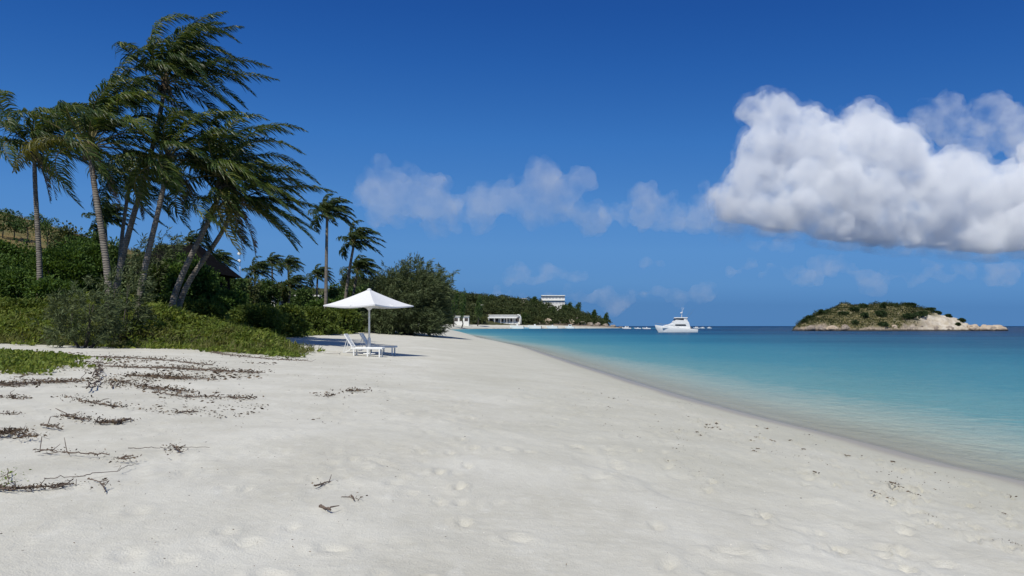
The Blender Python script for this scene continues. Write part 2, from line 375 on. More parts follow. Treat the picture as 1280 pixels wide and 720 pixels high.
def water_mat():
    m, n, out = new_mat('sea_water')
    g = nd(n, 'ShaderNodeNewGeometry'); pos = g.outputs['Position']
    dep = attr_(n, 'depth'); off = attr_(n, 'offshore')
    big = noise_(n, .011, 4, .55, pos, (.45, 1, 1)); mid = noise_(n, .10, 3, .6, pos, (.6, 1, 1))
    dd = math_(n, 'ADD', dep, math_(n, 'MULTIPLY', math_(n, 'MULTIPLY', math_(n, 'SUBTRACT', big, .5), 13.0), math_(n, 'MULTIPLY', dep, .16, True)))
    dd = math_(n, 'ADD', dd, math_(n, 'MULTIPLY', math_(n, 'MULTIPLY', math_(n, 'SUBTRACT', mid, .5), 1.6), math_(n, 'MULTIPLY', dep, .25, True)))
    fine = noise_(n, 1.3, 4, .65, pos, (.8, 1.5, 1))
    dd = math_(n, 'MULTIPLY', dd, math_(n, 'ADD', .45, math_(n, 'MULTIPLY', fine, 1.1)))
    x = math_(n, 'DIVIDE', dd, 14.0, True)
    col = ramp(n, x, [(0.0, (.54, .53, .42)), (.02, (.35, .43, .38)), (.05, (.13, .30, .32)), (.12, (.062, .235, .30)), (.27, (.028, .17, .26)), (.46, (.013, .10, .19)), (.72, (.006, .055, .135)), (1.0, (.004, .032, .095))])
    w1 = noise_(n, 2.6, 4, .62, pos, (1.0, .6, 1)); w2 = noise_(n, .35, 3, .55, pos, (1, .5, 1)); w3_ = noise_(n, .05, 3, .55, pos, (1, .5, 1))
    h = math_(n, 'ADD', math_(n, 'MULTIPLY', w1, .42), math_(n, 'ADD', math_(n, 'MULTIPLY', w2, .7), math_(n, 'MULTIPLY', w3_, 2.5)))
    bm_ = bump_(n, h, .9, .5)
    df = nd(n, 'ShaderNodeBsdfDiffuse'); n.links.new(col, df.inputs[0]); n.links.new(bm_, df.inputs['Normal'])
    gl = nd(n, 'ShaderNodeBsdfGlossy'); gl.inputs['Roughness'].default_value = .16; n.links.new(bm_, gl.inputs['Normal'])
    fr = nd(n, 'ShaderNodeFresnel'); fr.inputs['IOR'].default_value = 1.33; n.links.new(bm_, fr.inputs['Normal'])
    # a choppy surface never mirrors as much as a flat one does at a low angle
    fq = math_(n, 'MINIMUM', math_(n, 'MULTIPLY', fr.outputs[0], .6), .22)
    p = nd(n, 'ShaderNodeMixShader'); n.links.new(fq, p.inputs[0]); n.links.new(df.outputs[0], p.inputs[1]); n.links.new(gl.outputs[0], p.inputs[2])
    tr = nd(n, 'ShaderNodeBsdfTransparent'); tr.inputs[0].default_value = rgb(.96, .98, .97)
    fac = math_(n, 'SUBTRACT', 1.0, math_(n, 'POWER', 2.718, math_(n, 'MULTIPLY', dep, -6.5)), True)
    film = nd(n, 'ShaderNodeMixShader'); n.links.new(fq, film.inputs[0]); n.links.new(tr.outputs[0], film.inputs[1]); n.links.new(gl.outputs[0], film.inputs[2])
    # broken lines of foam in the last hand's breadth
    fo = noise_(n, 2.6, 6, .75, pos, (1.6, .6, 1))
    edge = math_(n, 'MULTIPLY', ramp(n, dep, [(0.0, (1, 1, 1)), (.045, (0, 0, 0))]), ramp(n, fo, [(.60, (0, 0, 0)), (.74, (.8, .8, .8))]))
    foam = nd(n, 'ShaderNodeBsdfDiffuse'); foam.inputs[0].default_value = rgb(.75, .77, .78)
    mx = nd(n, 'ShaderNodeMixShader'); n.links.new(fac, mx.inputs[0]); n.links.new(film.outputs[0], mx.inputs[1]); n.links.new(p.outputs[0], mx.inputs[2])
    m2 = nd(n, 'ShaderNodeMixShader'); n.links.new(edge, m2.inputs[0]); n.links.new(mx.outputs[0], m2.inputs[1]); n.links.new(foam.outputs[0], m2.inputs[2])
    n.links.new(m2.outputs[0], out.inputs[0]); return m
M['water'] = water_mat()

def rock_mat(name, a, b, c_dark):
    m, n, out = new_mat(name)
    p = nd(n, 'ShaderNodeBsdfPrincipled'); p.inputs['Roughness'].default_value = .9; p.inputs['Specular IOR Level'].default_value = .15
    g = nd(n, 'ShaderNodeNewGeometry'); pos = g.outputs['Position']
    f = noise_(n, .35, 6, .65, pos); f2 = noise_(n, 1.6, 4, .7, pos)
    c = mixc(n, ramp(n, f, [(.38, (0, 0, 0)), (.62, (1, 1, 1))]), rgb(*a), rgb(*b))
    c = mixc(n, ramp(n, f2, [(.55, (0, 0, 0)), (.72, (1, 1, 1))]), c, rgb(*c_dark))
    # the dark band that the tide leaves at the foot of the rocks
    sx = nd(n, 'ShaderNodeSeparateXYZ'); n.links.new(pos, sx.inputs[0])
    tide = math_(n, 'ADD', sx.outputs[2], math_(n, 'MULTIPLY', f2, -.8))
    c = mixc(n, ramp(n, math_(n, 'MULTIPLY', tide, .5), [(.0, (1, 1, 1)), (.35, (0, 0, 0))]), c, rgb(.05, .042, .036))
    n.links.new(c, p.inputs['Base Color']); n.links.new(bump_(n, f2, .7, .3), p.inputs['Normal'])
    n.links.new(p.outputs[0], out.inputs[0]); return m
M['rock_pale'] = rock_mat('pale_granite', (.50, .42, .33), (.40, .31, .23), (.22, .18, .15))
M['rock_grey'] = rock_mat('grey_granite', (.33, .28, .235), (.23, .19, .16), (.12, .10, .085))

# ------------------------------------------------------------------ CLOUDS: real volumes far beyond the bay
def cloud_mat(name, dens, nscale, lo, hi, col=(.98, .985, 1.0)):
    m, n, out = new_mat(name)
    v = nd(n, 'ShaderNodeVolumeScatter'); v.inputs['Color'].default_value = rgb(*col); v.inputs['Anisotropy'].default_value = 0.0
    f = noise_(n, nscale, 5, .62); m.cycles.volume_step_rate = .25
    d = ramp(n, f, [(lo, (0, 0, 0)), (hi, (1, 1, 1))])
    n.links.new(math_(n, 'MULTIPLY', d, dens), v.inputs['Density'])
    n.links.new(v.outputs[0], out.inputs['Volume']); return m
def cloud(label, lumps, Y, mat, seed, base_py=None, vox=9, amp=.8, depth=.8, sub=12, name='cumulus_cloud', flatten=1.0, inflate=0.0):
    rng = np.random.default_rng(seed); s = Y / F
    bm = bmesh.new(); c0 = w3(lumps[0][0], lumps[0][1], Y)
    for (px, py, r) in lumps:
        c = w3(px, py, Y) - c0; rr = r * s
        for k in range(sub + 1):
            d = rng.normal(size=3); d /= np.linalg.norm(d); d[1] *= depth
            q = c + (d * rr * .75 if k else 0) + np.array([0, rng.uniform(-.5, .5) * rr, 0]); r2 = rr * (rng.uniform(.22, .5) if k else .8)
            ret = bmesh.ops.create_icosphere(bm, subdivisions=2, radius=r2)
            for v in ret['verts']: v.co.z *= flatten; v.co += Vector(q)
    me = bpy.data.meshes.new('cloud_lumps'); bm.to_mesh(me); bm.free()
    o = bpy.data.objects.new('cloud_lumps', me); C.objects.link(o)
    def skin(o, vx):
        md = o.modifiers.new('skin', 'REMESH'); md.mode = 'VOXEL'; md.voxel_size = vx
        dg = bpy.context.evaluated_depsgraph_get(); m2 = bpy.data.meshes.new_from_object(o.evaluated_get(dg))
        old = o.data; bpy.data.objects.remove(o); bpy.data.meshes.remove(old)
        # keep the outer skin only: cavities left inside are separate shells
        b2 = bmesh.new(); b2.from_mesh(m2); b2.verts.ensure_lookup_table(); seen = np.zeros(len(b2.verts), bool); shells = []
        for v in b2.verts:
            if seen[v.index]: continue
            st = [v]; seen[v.index] = True; sh_ = []
            while st:
                q = st.pop(); sh_.append(q)
                for e_ in q.link_edges:
                    o_ = e_.other_vert(q)
                    if not seen[o_.index]: seen[o_.index] = True; st.append(o_)
            shells.append(sh_)
        shells.sort(key=len)
        for sh_ in shells[:-1]: bmesh.ops.delete(b2, geom=sh_, context='VERTS')
        b2.to_mesh(m2); b2.free(); return m2
    def displace(m2, L, am, se, octv=4, inflate=0.0):
        n = len(m2.vertices); co = np.empty(n * 3, np.float32); m2.vertices.foreach_get('co', co); co = co.reshape(-1, 3)
        no = np.empty(n * 3, np.float32); m2.vertices.foreach_get('normal', no); no = no.reshape(-1, 3)
        d = np.array([mnoise.fractal(Vector(p / L) + Vector((se, 0, 0)), .9, 2.1, octv) for p in co])
        return co + no * (d * am + inflate)[:, None]
    me2 = skin(o, vox * 1.3)
    co = displace(me2, 46 * s, 20 * s * amp, seed, 4); me2.vertices.foreach_set('co', co.ravel()); me2.update()
    o = bpy.data.objects.new('cloud_lumps', me2); C.objects.link(o)
    me2 = skin(o, vox)
    co = displace(me2, 13 * s, 5.0 * s * amp, seed + 5, 3, inflate * s)
    if base_py is not None:
        x = (co[:, 0] + c0[0]) / Y * F + 640
        zb = EYE + (HOR - np.interp(x, base_py[0], base_py[1])) * s - c0[2]
        zb = zb + 5 * s * np.array([mnoise.noise(Vector((p[0] / (60 * s), p[1] / (60 * s), seed))) for p in co])
        low = co[:, 2] < zb; co[low, 2] = zb[low] + (co[low, 2] - zb[low]) * .16
    me2.vertices.foreach_set('co', co.ravel()); me2.update(); me2.materials.clear(); me2.materials.append(mat); me2.name = name
    ob = bpy.data.objects.new(name, me2); C.objects.link(ob); ob.location = c0
    return tag(ob, label, 'cloud')
CM = cloud_mat('cumulus_vapour', .024, .018, .36, .60, (.955, .965, .98))
CF = cloud_mat('cumulus_fringe', .0060, .022, .44, .66, (.95, .96, .98))
CW = cloud_mat('thin_vapour', .0066, .013, .40, .64, (.95, .96, .98))
CW2 = cloud_mat('wispy_vapour', .0050, .010, .36, .66, (.93, .945, .97))
BIG = [(962, 145, 32), (985, 192, 50), (945, 212, 42), (920, 245, 36), (1025, 180, 44), (1010, 245, 52), (1085, 170, 36), (1108, 200, 46), (1095, 255, 52), (1160, 255, 52), (1215, 268, 50), (1222, 222, 40), (1275, 255, 58), (1150, 215, 34), (1340, 245, 76), (1420, 235, 80), (1065, 220, 50),
      (930, 262, 34), (970, 268, 36), (1030, 275, 38), (1060, 282, 34), (1090, 285, 36), (1130, 290, 36), (1165, 292, 36), (1200, 295, 36), (1240, 298, 36), (1275, 298, 36), (1320, 300, 40), (1380, 300, 40)]
BASE = ([880, 930, 960, 1060, 1100, 1200, 1500], [268, 276, 284, 298, 303, 310, 316])
big = cloud('large white cumulus cloud with a flat grey base above the islet', BIG, 2600, CM, 3, BASE)
frg = cloud('x', BIG, 2600, CF, 3, (BASE[0], [v + 12 for v in BASE[1]]), name='fringe', inflate=7, vox=13)
for k_ in ('label', 'category'): del frg[k_]
frg.parent = big; frg.location = (0, 0, 0)
cloud('ragged thin cloud at the right edge above the bright cumulus', [(1180, 140, 28), (1205, 165, 26), (1165, 165, 20), (1225, 180, 24), (1260, 150, 34), (1285, 180, 50), (1340, 150, 60)], 2900, CW, 4, amp=1.0)
cloud('faint ragged tail left of the large cumulus', [(880, 260, 30), (845, 262, 26), (806, 250, 24), (905, 285, 20), (865, 275, 24), (825, 262, 18), (785, 262, 16), (760, 266, 12), (805, 270, 14)], 2700, CW, 5, amp=1.0, flatten=.8)
cloud('thin grey cloud bank above the casuarina, left half', [(500, 230, 34), (470, 240, 30), (535, 250, 34), (510, 265, 28), (560, 265, 24), (480, 260, 26), (530, 228, 22)], 2800, CW2, 6, amp=1.1, flatten=.8, name='thin_cloud')
cloud('thin grey cloud bank above the headland, right half', [(640, 238, 32), (680, 238, 34), (610, 250, 28), (715, 250, 28), (745, 265, 20), (660, 260, 26), (590, 262, 20), (700, 268, 20)], 2800, CW2, 8, amp=1.1, flatten=.75, name='thin_cloud')
CL = cloud_mat('low_vapour', .0034, .009, .36, .70, (.94, .955, .975))
def band(x0, x1, y0, y1, n, r, seed):
    q = np.random.default_rng(seed)
    return [(x, (y0 + y1) / 2 + q.uniform(-.5, .5) * (y1 - y0), r * q.uniform(.6, 1.2)) for x in np.linspace(x0, x1, n)]
for k, (L_, lab) in enumerate([(band(645, 725, 340, 356, 12, 12, 1), 'two small pale puffs low over the white hilltop building'),
        (band(790, 890, 362, 374, 14, 10, 2), 'row of small pale puffs low over the yacht'),
        (band(938, 985, 303, 311, 8, 7, 3), 'small dark shred of cloud under the base of the cumulus'),
        (band(806, 832, 325, 331, 5, 7, 4), 'tiny grey shred of cloud left below the cumulus'),
        (band(1000, 1270, 330, 352, 22, 15, 5), 'long faint band of low cloud over the islet'),
        (band(560, 800, 366, 380, 22, 11, 6), 'faint low cloud behind the casuarina and the headland'),
        (band(915, 1000, 326, 345, 10, 9, 7), 'faint torn cloud between the yacht and the islet')]):
    cloud(lab, L_, 5200, CL, 12 + k, amp=.8, flatten=.55, sub=7, vox=13, name='low_cloud')

# ------------------------------------------------------------------ GROUND: one sheet of sand, dune and hills
NU, NV = 720, 760
U = np.linspace(-1.05, .92, NU)
Yr = np.geomspace(2.2, 1490, NV) - 4.0
Wd = Yr + 6.5
GX = U[None, :] * Wd[:, None]; GY = np.repeat(Yr[:, None], NU, 1)
GZ, GD, GE = terrain(GX, GY, True)
nearm = (1 - sstep(22, 45, GY)) * sstep(.6, 3, GD) * (1 - sstep(-.5, .5, GE))
# soft undulation, the little berm left by the last tide, wind ripples
GZ = GZ + nearm * (.05 * fbm(GX / 2.6, GY / 2.6, 3, 21) + .016 * fbm(GX / .55, GY / .55, 3, 22))
rough = sstep(-.15, .35, fbm(GX / 1.7, GY / 2.6, 2, 31) + .25 * sstep(0, 4, GX) + .15 * sstep(12, 5, GY) * sstep(-1, -6, GX))
GZ = GZ + nearm * rough * .026 * fbm(GX / .19, GY / .2, 2, 23)
bx = np.interp(GY, [2, 4, 6.4, 7.45, 8.5, 10, 14, 20, 30], [4.6, 3.6, 2.75, 2.2, 1.45, .75, -.1, -.7, -1.2]) + .45 * fbm(GX / .9, GY / .9, 4, 24)
GZ = GZ - .042 * sstep(-.05, .20, GX - bx) * nearm * (1 - sstep(9, 13, GY))
bx2 = np.interp(GY, [5, 9, 13, 18, 24, 32], [6.4, 5.3, 4.3, 2.9, 1.6, 0]) + .2 * fbm(GX / 1.1, GY / 1.1, 3, 25)
GZ = GZ - .012 * sstep(-.1, .3, GX - bx2) * nearm * (1 - sstep(10, 16, GY))
rip = sstep(-.1, .4, fbm(GX / 2.2 + 5, GY / 3.2, 2, 26)) * (1 - sstep(9, 15, GY)) * (1 - sstep(-.6, 0, GX - bx))
GZ = GZ + 0.0055 * rip * nearm * np.sin(GY * 44 + GX * 4 + 5 * fbm(GX / 1.2, GY / 1.2, 2, 27))
def dimple(x, y, ang, la, lb, dep):
    i0, i1 = np.searchsorted(Yr, [y - 2.2 * la, y + 2.2 * la])
    if i1 <= i0: return
    ww = y + 6.5
    j0, j1 = np.searchsorted(U, [(x - 2.6 * la) / ww, (x + 2.6 * la) / ww])
    if j1 <= j0: return
    sx = GX[i0:i1, j0:j1] - x; sy = GY[i0:i1, j0:j1] - y
    u = (sx * math.cos(ang) + sy * math.sin(ang)) / la; v = (-sx * math.sin(ang) + sy * math.cos(ang)) / lb
    r2 = u * u + v * v
    GZ[i0:i1, j0:j1] += -dep * np.exp(-r2 * 1.6) + .55 * dep * np.exp(-(np.sqrt(r2) - 1.25) ** 2 * 7)
def shore_x(y): return float(np.interp(y, SHORE[:60, 1], SHORE[:60, 0]))
for trk in range(7):                    # lines of footprints along the beach
    off0 = [1.9, 2.4, 3.2, 3.9, 4.6, 6.2, 9.0][trk]; y = 3.4 + .3 * trk; side = 1
    while y < 30:
        x = shore_x(y) - off0 - .35 * math.sin(y * .33 + trk * 2) + side * .11 + random.uniform(-.06, .06)
        if random.random() < (.9 if trk < 5 else .6): dimple(x, y, R(97) + random.uniform(-.25, .25), .15, .062, random.uniform(.03, .065))
        side = -side; y += random.uniform(.5, .72)
for k in range(520):                    # trampled sand, worn to soft pits
    y = 3 + 22 * random.random() ** 1.5
    x = shore_x(y) - 1.6 - random.random() ** .9 * 9.5
    if random.random() < .55 and x < float(np.interp(y, [2, 8, 14, 30], [3.8, 1.6, .2, -1])): continue
    dimple(x, y, random.uniform(0, 3.14), random.uniform(.09, .19), random.uniform(.05, .11), random.uniform(.014, .05))
for k in range(160):
    y = 4 + 16 * random.random(); x = random.uniform(-.62, -.1) * y
    dimple(x, y, random.uniform(0, 3.14), random.uniform(.08, .17), random.uniform(.05, .10), random.uniform(.008, .024))
PRINTS = []
for k in range(110):                     # deep, fresh prints nearer the water, fresh prints nearer the water
    y = 4.6 + 13 * random.random() ** 1.2; x = shore_x(y) - random.choice([2.1, 2.5, 3.2, 3.7, 4.4]) + random.uniform(-.15, .15)
    q_ = R(98) + random.uniform(-.5, .5); PRINTS.append((x, y, q_)); dimple(x, y, q_, random.uniform(.12, .17), random.uniform(.05, .07), random.uniform(.045, .085))
idx = np.arange(NU * NV).reshape(NV, NU)
quads = np.stack([idx[:-1, :-1], idx[:-1, 1:], idx[1:, 1:], idx[1:, :-1]], -1).reshape(-1, 4)
beach = mk('ground', np.stack([GX, GY, GZ], -1).reshape(-1, 3), [quads], M['ground'], smooth=True)
tag(beach, 'white coral sand beach with footprints rising to green dunes', 'beach', kind='structure')
wob = .35 * fbm(GX / 1.8, GY / 3, 3, 51)
attr(beach, 'wet', (sstep(1.25, .35, GD + wob * .7) * sstep(-.9, -.15, GD)).ravel())
attr(beach, 'damp', sstep(-1.2, -.3, GD).ravel() * np.maximum(sstep(4.6, 1.4, GD + wob * 2), .55 * sstep(11, 6, GD + 3.5 * fbm(GX / 3.4, GY / 5.5, 4, 52)) * sstep(6, 11, GY)).ravel())
attr(beach, 'veg', (sstep(-.4, .8, GE)).ravel())
hillg = np.exp(-((GX + 150) ** 2 + (GY - 190) ** 2) / (2 * 60 ** 2))
attr(beach, 'dry_grass', (sstep(.25, .5, hillg + .25 * fbm(GX / 14, GY / 14, 3, 61)) * sstep(10, 30, GE)).ravel())
rockm = sstep(25, 60, GX) * sstep(820, 850, GY) * sstep(36, 6, GE) * sstep(-26, -8, GE)
attr(beach, 'rock', rockm.ravel())

# ------------------------------------------------------------------ SEA
NU2, NV2 = 260, 330
U2 = np.linspace(-1.0, 1.25, NU2)
Y2 = np.concatenate([np.geomspace(3, 1600, 250) - 4.0, np.geomspace(1700, 45000, 80)])
SX = U2[None, :] * (Y2 + 9)[:, None]; SY = np.repeat(Y2[:, None], NU2, 1)
SD = line_dist(SX, SY, SHORE); SIN = inside(SX, SY, LAND); SD = np.where(SIN, -SD, SD)
dep = np.where(SD > 0, 14 * (1 - np.exp(-np.maximum(SD, 0) / 110)), 0)
idx = np.arange(NU2 * NV2).reshape(NV2, NU2)
qs = np.stack([idx[:-1, :-1], idx[:-1, 1:], idx[1:, 1:], idx[1:, :-1]], -1).reshape(-1, 4)
keep = (SD.ravel()[qs] > -6).any(1)
sea = mk('sea', np.stack([SX, SY, 0 * SX], -1).reshape(-1, 3), [qs[keep]], M['water'], smooth=True)
tag(sea, 'clear turquoise sea deepening to navy blue at the horizon', 'sea', kind='structure')
attr(sea, 'depth', dep.ravel()); attr(sea, 'offshore', np.maximum(SD, 0).ravel())

# ------------------------------------------------------------------ foliage builders
def unit(v): return v / (np.linalg.norm(v, axis=-1, keepdims=True) + 1e-9)

def leaf_faces(P, D, size, aspect=.5, rng=RNG, droop=.25):
    """one folded leaf blade (two triangles' worth of quad) at every point, growing along D"""
    n = len(P); D = unit(D)
    rv = unit(rng.normal(size=(n, 3)))
    S = unit(np.cross(D, rv)); L = np.broadcast_to(np.asarray(size), (n,))[:, None] * rng.uniform(.7, 1.3, (n, 1))
    Nn = np.cross(S, D)
    w = L * aspect * .5
    tip = P + D * L - Nn * L * droop * .5 - np.array([0, 0, 1.]) * L * droop * .5
    midp = P + D * L * .45
    V = np.stack([P, midp + S * w + Nn * w * .25, tip, midp - S * w + Nn * w * .25], 1).reshape(-1, 3)
    Fq = np.arange(n * 4).reshape(n, 4)
    return V, Fq

def lumpy(n, rad, rng, lumps=26, lump_r=.36, flat=.0, upbias=.35, lean=(0, 0)):
    """points and outward directions of n leaves spread over clumps that fill an ellipsoid"""
    rad = np.asarray(rad, float)
    c = unit(rng.normal(size=(lumps, 3))) * (rng.uniform(.35, 1.0, (lumps, 1)) ** .6)
    c[:, 2] = np.where(c[:, 2] < -.55, -c[:, 2], c[:, 2])
    lr = lump_r * rng.uniform(.55, 1.25, lumps)
    k = rng.integers(0, lumps, n)
    d = unit(rng.normal(size=(n, 3))); d[:, 2] += .15; d = unit(d)
    q = c[k] * (1 - lump_r * .75) + d * (lr[k] * rng.uniform(.45, 1.0, n) ** .6)[:, None]
    P = q * rad; P[:, 0] += lean[0] * np.maximum(P[:, 2], 0); P[:, 1] += lean[1] * np.maximum(P[:, 2], 0)
    Dn = unit(d + np.array([0, 0, upbias]) + .45 * rng.normal(size=(n, 3)))
    return P, Dn

def limbs(geo, base, top, r0, rng, n=5, spread=1.0):
    base = np.array(base, float); top = np.array(top, float); H = np.linalg.norm(top - base)
    t = np.linspace(0, 1, 7)[:, None]
    P = base + (top - base) * t; P[1:-1, :2] += rng.normal(size=(5, 2)) * H * .02
    geo.tube(P, np.linspace(r0, r0 * .35, 7), 7)
    for k in range(n):
        s = base + (top - base) * rng.uniform(.3, .85)
        az = k * 2 * math.pi / n + rng.uniform(-.5, .5)
        q = s + np.array([math.cos(az) * spread, math.sin(az) * spread, spread * rng.uniform(.3, .9)])
        m = (s + q) / 2 + np.array([0, 0, -.08 * spread])
        geo.tube([s, m, q], [r0 * .5, r0 * .35, r0 * .12], 5)

def bush(name, loc, rad, label, cat, n, size, mat, group=None, seed=0, aspect=.5, lumps=24, lump_r=.36, stems=4, upbias=.35):
    rng = np.random.default_rng(seed)
    t = thing(name, loc, label, cat, group)
    P, D = lumpy(n, rad, rng, lumps, lump_r, upbias=upbias)
    P[:, 2] += rad[2] * .62
    P[:, 2] = np.where(P[:, 2] < .02, rng.uniform(.02, .25 * rad[2], len(P)), P[:, 2])
    g = Geo(); g.add(*leaf_faces(P, D, size, aspect, rng)); g.build('foliage', mat, t)
    s = Geo()
    for k in range(stems):
        az = rng.uniform(0, 6.28); q = np.array([math.cos(az) * rad[0] * .5, math.sin(az) * rad[1] * .5, rad[2] * 1.1])
        s.tube([np.array([0, 0, -.3]), q * np.array([.35, .35, .5]), q], [.05, .04, .015], 5)
    s.build('stem', M['bark'], t)
    return t

def tree(name, loc, H, rad, label, cat, n, size, mat, group=None, seed=0, lean=0.0, lump_r=.34, lumps=26, aspect=.55, crown_at=.62, far=False):
    rng = np.random.default_rng(seed)
    t = thing(name, loc, label, cat, group)
    g = Geo(); P, D = lumpy(n, rad, rng, lumps, lump_r, lean=(lean, 0))
    cen = np.array([lean * H * .3, 0, H - rad[2]])
    g.add(*leaf_faces(P + cen, D, size, aspect, rng)); g.build('crown', mat, t)
    s = Geo(); limbs(s, (0, 0, -.4), cen + np.array([0, 0, rad[2] * .3]), .05 * H ** .8 * .7, rng, 4 if far else 6, rad[0] * .6); s.build('trunk', M['bark'], t, True)
    return t

WIND = np.array([1.0, .18, -.06])
def frond_mesh(az, el, L, rng, wk=.16, gk=.10, leaf=.78, nleaf=46, wd=.055, ns=13, rr=.035):
    """a feather leaf: stalk tube and two rows of blades, bent and combed by the wind"""
    d = np.array([math.cos(el) * math.cos(az), math.cos(el) * math.sin(az), math.sin(el)])
    P = [np.zeros(3)]
    for i in range(ns):
        t = (i + 1) / ns
        d = d + WIND * wk * (.25 + 1.1 * t) + np.array([0, 0, -1]) * gk * (.2 + 1.5 * t); d /= np.linalg.norm(d)
        P.append(P[-1] + d * L / ns)
    P = np.array(P)
    g = Geo(); g.tube(P, np.linspace(rr, rr * .18, len(P)), 5)
    tt = np.linspace(.16, .995, nleaf) + rng.uniform(-.004, .004, nleaf); tt = np.clip(tt, 0, .999)
    fi = tt * ns; i0 = fi.astype(int); fr = (fi - i0)[:, None]
    B = P[i0] * (1 - fr) + P[i0 + 1] * fr
    T = unit(P[np.minimum(i0 + 1, ns)] - P[i0])
    S = np.cross(T, np.array([0, 0, 1.0])); S = unit(S + 1e-4); Upv = unit(np.cross(S, T))
    prof = np.sin(np.clip(.18 + tt * .86, 0, 1) * math.pi) ** .65 * .8 + .22
    Vs = []; n = len(tt)
    for sg in (-1, 1):
        ln = (leaf * prof * rng.uniform(.8, 1.12, n))[:, None]
        d1 = unit(T * .5 + S * sg * .85 + Upv * .2 + WIND * .25 + rng.normal(size=(n, 3)) * .12)
        d2 = unit(d1 * .8 + WIND * .45 + np.array([0, 0, -1]) * (.5 + .45 * rng.random((n, 1))) + T * .25 + rng.normal(size=(n, 3)) * .13)
        d3 = unit(d2 * .8 + WIND * .4 + np.array([0, 0, -1]) * .55)
        q1 = B + d1 * ln * .38; q2 = q1 + d2 * ln * .34; q3 = q2 + d3 * ln * .30
        wv = unit(np.cross(d1, Upv) + rng.normal(size=(n, 3)) * .25) * wd * .5
        Vs.append(np.stack([B - wv * .6, B + wv * .6, q1 + wv, q1 - wv, q2 + wv * .75, q2 - wv * .75, q3], 1))
    V = np.concatenate(Vs).reshape(-1, 3); k = np.arange(2 * n)[:, None] * 7
    quad = np.concatenate([k + [0, 1, 2, 3], k + [3, 2, 4, 5]]); tri = k + [5, 4, 6]
    return g, V, quad, tri

def frond_obj(parent, loc, az, el, L, rng, mat, stalk=True, **kw):
    g, V, quad, tri = frond_mesh(az, el, L, rng, **kw)
    Vt = np.concatenate(g.V); nst = len(Vt)
    o = mk('frond', np.concatenate([Vt, V]), [np.concatenate(g.F[4] + [quad + nst]), tri + nst], mat, parent)
    o.location = loc
    o.data.materials.append(M['rachis'])
    mi = np.zeros(len(o.data.polygons), dtype=np.int32); mi[:sum(len(f) for f in g.F[4])] = 1
    o.data.polygons.foreach_set('material_index', mi)
    return o

PS = 1.17
def palm(trunk_px, hub_px, Y, label, nf, L, seed, r0=.19, yellow=(), spread=(.0, 1.35), dead=3, nuts=6, leafkw=None, group='coconut palms clustered on the dune', dy=0., extra=()):
    rng = np.random.default_rng(seed); leafkw = leafkw or dict(leaf=1.18, nleaf=72, wd=.066, rr=.042); nf = int(nf * 1.05); L *= PS; r0 *= .86
    b = trunk_px[0]; base = ground(b[0], Y)
    t = thing('coconut_palm', base, label, 'palm tree', group)
    ctl = [w3(p[0], p[1], Y + dy * i / len(trunk_px)) - base for i, p in enumerate(trunk_px)] + [w3(hub_px[0], hub_px[1], Y + dy) - base]
    if ctl[0][2] > -.2: ctl.insert(0, np.array([ctl[0][0] - .08, 0, -.4]))
    ctl = np.array(ctl)
    # a smooth curve through the control points
    s = np.r_[0, np.cumsum(np.linalg.norm(np.diff(ctl, axis=0), axis=1))]; ss = np.linspace(0, s[-1], 60)
    co = np.polyfit(s, ctl, min(3, len(s) - 1)); P = np.stack([np.polyval(co[:, k], ss) for k in range(3)], 1)
    tn = ss / s[-1]
    rad = r0 * (1 - .38 * tn) + r0 * .55 * np.exp(-tn * 16); rad = rad * (1 + .05 * (np.arange(60) % 2) + .03 * rng.normal(size=60))
    g = Geo(); g.tube(P, rad, 12); g.build('trunk', M['palm_trunk'], t, True)
    hub = P[-1]
    hg = Geo(); hg.tube([hub + (0, 0, -.35), hub, hub + (0.05, 0, .45), hub + (.1, 0, .8)], [r0 * .68, r0 * 1.15, r0 * .8, .03], 9); hg.build('crown_shaft', M['dead_frond'], t, True)
    for k in range(nf):
        u = (k + .5) / nf
        az = k * 2.39996 + rng.uniform(-.25, .25)
        el = spread[1] - (spread[1] - spread[0]) * u ** .8 + rng.uniform(-.12, .12)
        m = M['palm_leaf_yellow'] if k in yellow else M['palm_leaf_light' if rng.random() < .27 else 'palm_leaf']
        o = frond_obj(t, hub + np.array([0, 0, .25]), az, el, L * rng.uniform(.82, 1.08), rng, m, wk=rng.uniform(.105, .17) * (1 + .9 * max(0, -math.cos(az))), gk=rng.uniform(.10, .175), **leafkw)
        if k in yellow: o['label'] = 'yellowing frond'
    for (az, el, ln, wk, gk, ye) in extra:
        o = frond_obj(t, hub + np.array([0, 0, .2]), az, el, ln * PS, rng, M['palm_leaf_yellow'] if ye else M['palm_leaf'], wk=wk, gk=gk, **leafkw)
        if ye: o['label'] = 'yellowing frond reaching out against the wind'
    for k in range(dead):
        o = frond_obj(t, hub + np.array([0, 0, -.05]), rng.uniform(-1.2, 1.6), rng.uniform(-.9, -.3), L * .55, rng, M['dead_frond'], wk=.05, gk=.3, nleaf=22, leaf=.6)
        o['label'] = 'brown hanging dead frond'
    if nuts:
        for k in range(nuts):
            az = k * 6.28 / nuts + rng.uniform(-.3, .3)
            bm = bmesh.new(); bmesh.ops.create_icosphere(bm, subdivisions=2, radius=.13)
            for v in bm.verts: v.co.z *= 1.25
            me = bpy.data.meshes.new('coconut'); bm.to_mesh(me); bm.free(); me.materials.append(M['coconut'])
            o = bpy.data.objects.new('coconut', me); C.objects.link(o); o.parent = t
            o.location = hub + np.array([math.cos(az) * .27, math.sin(az) * .27, -.12 - .16 * (k % 2)])
    return t

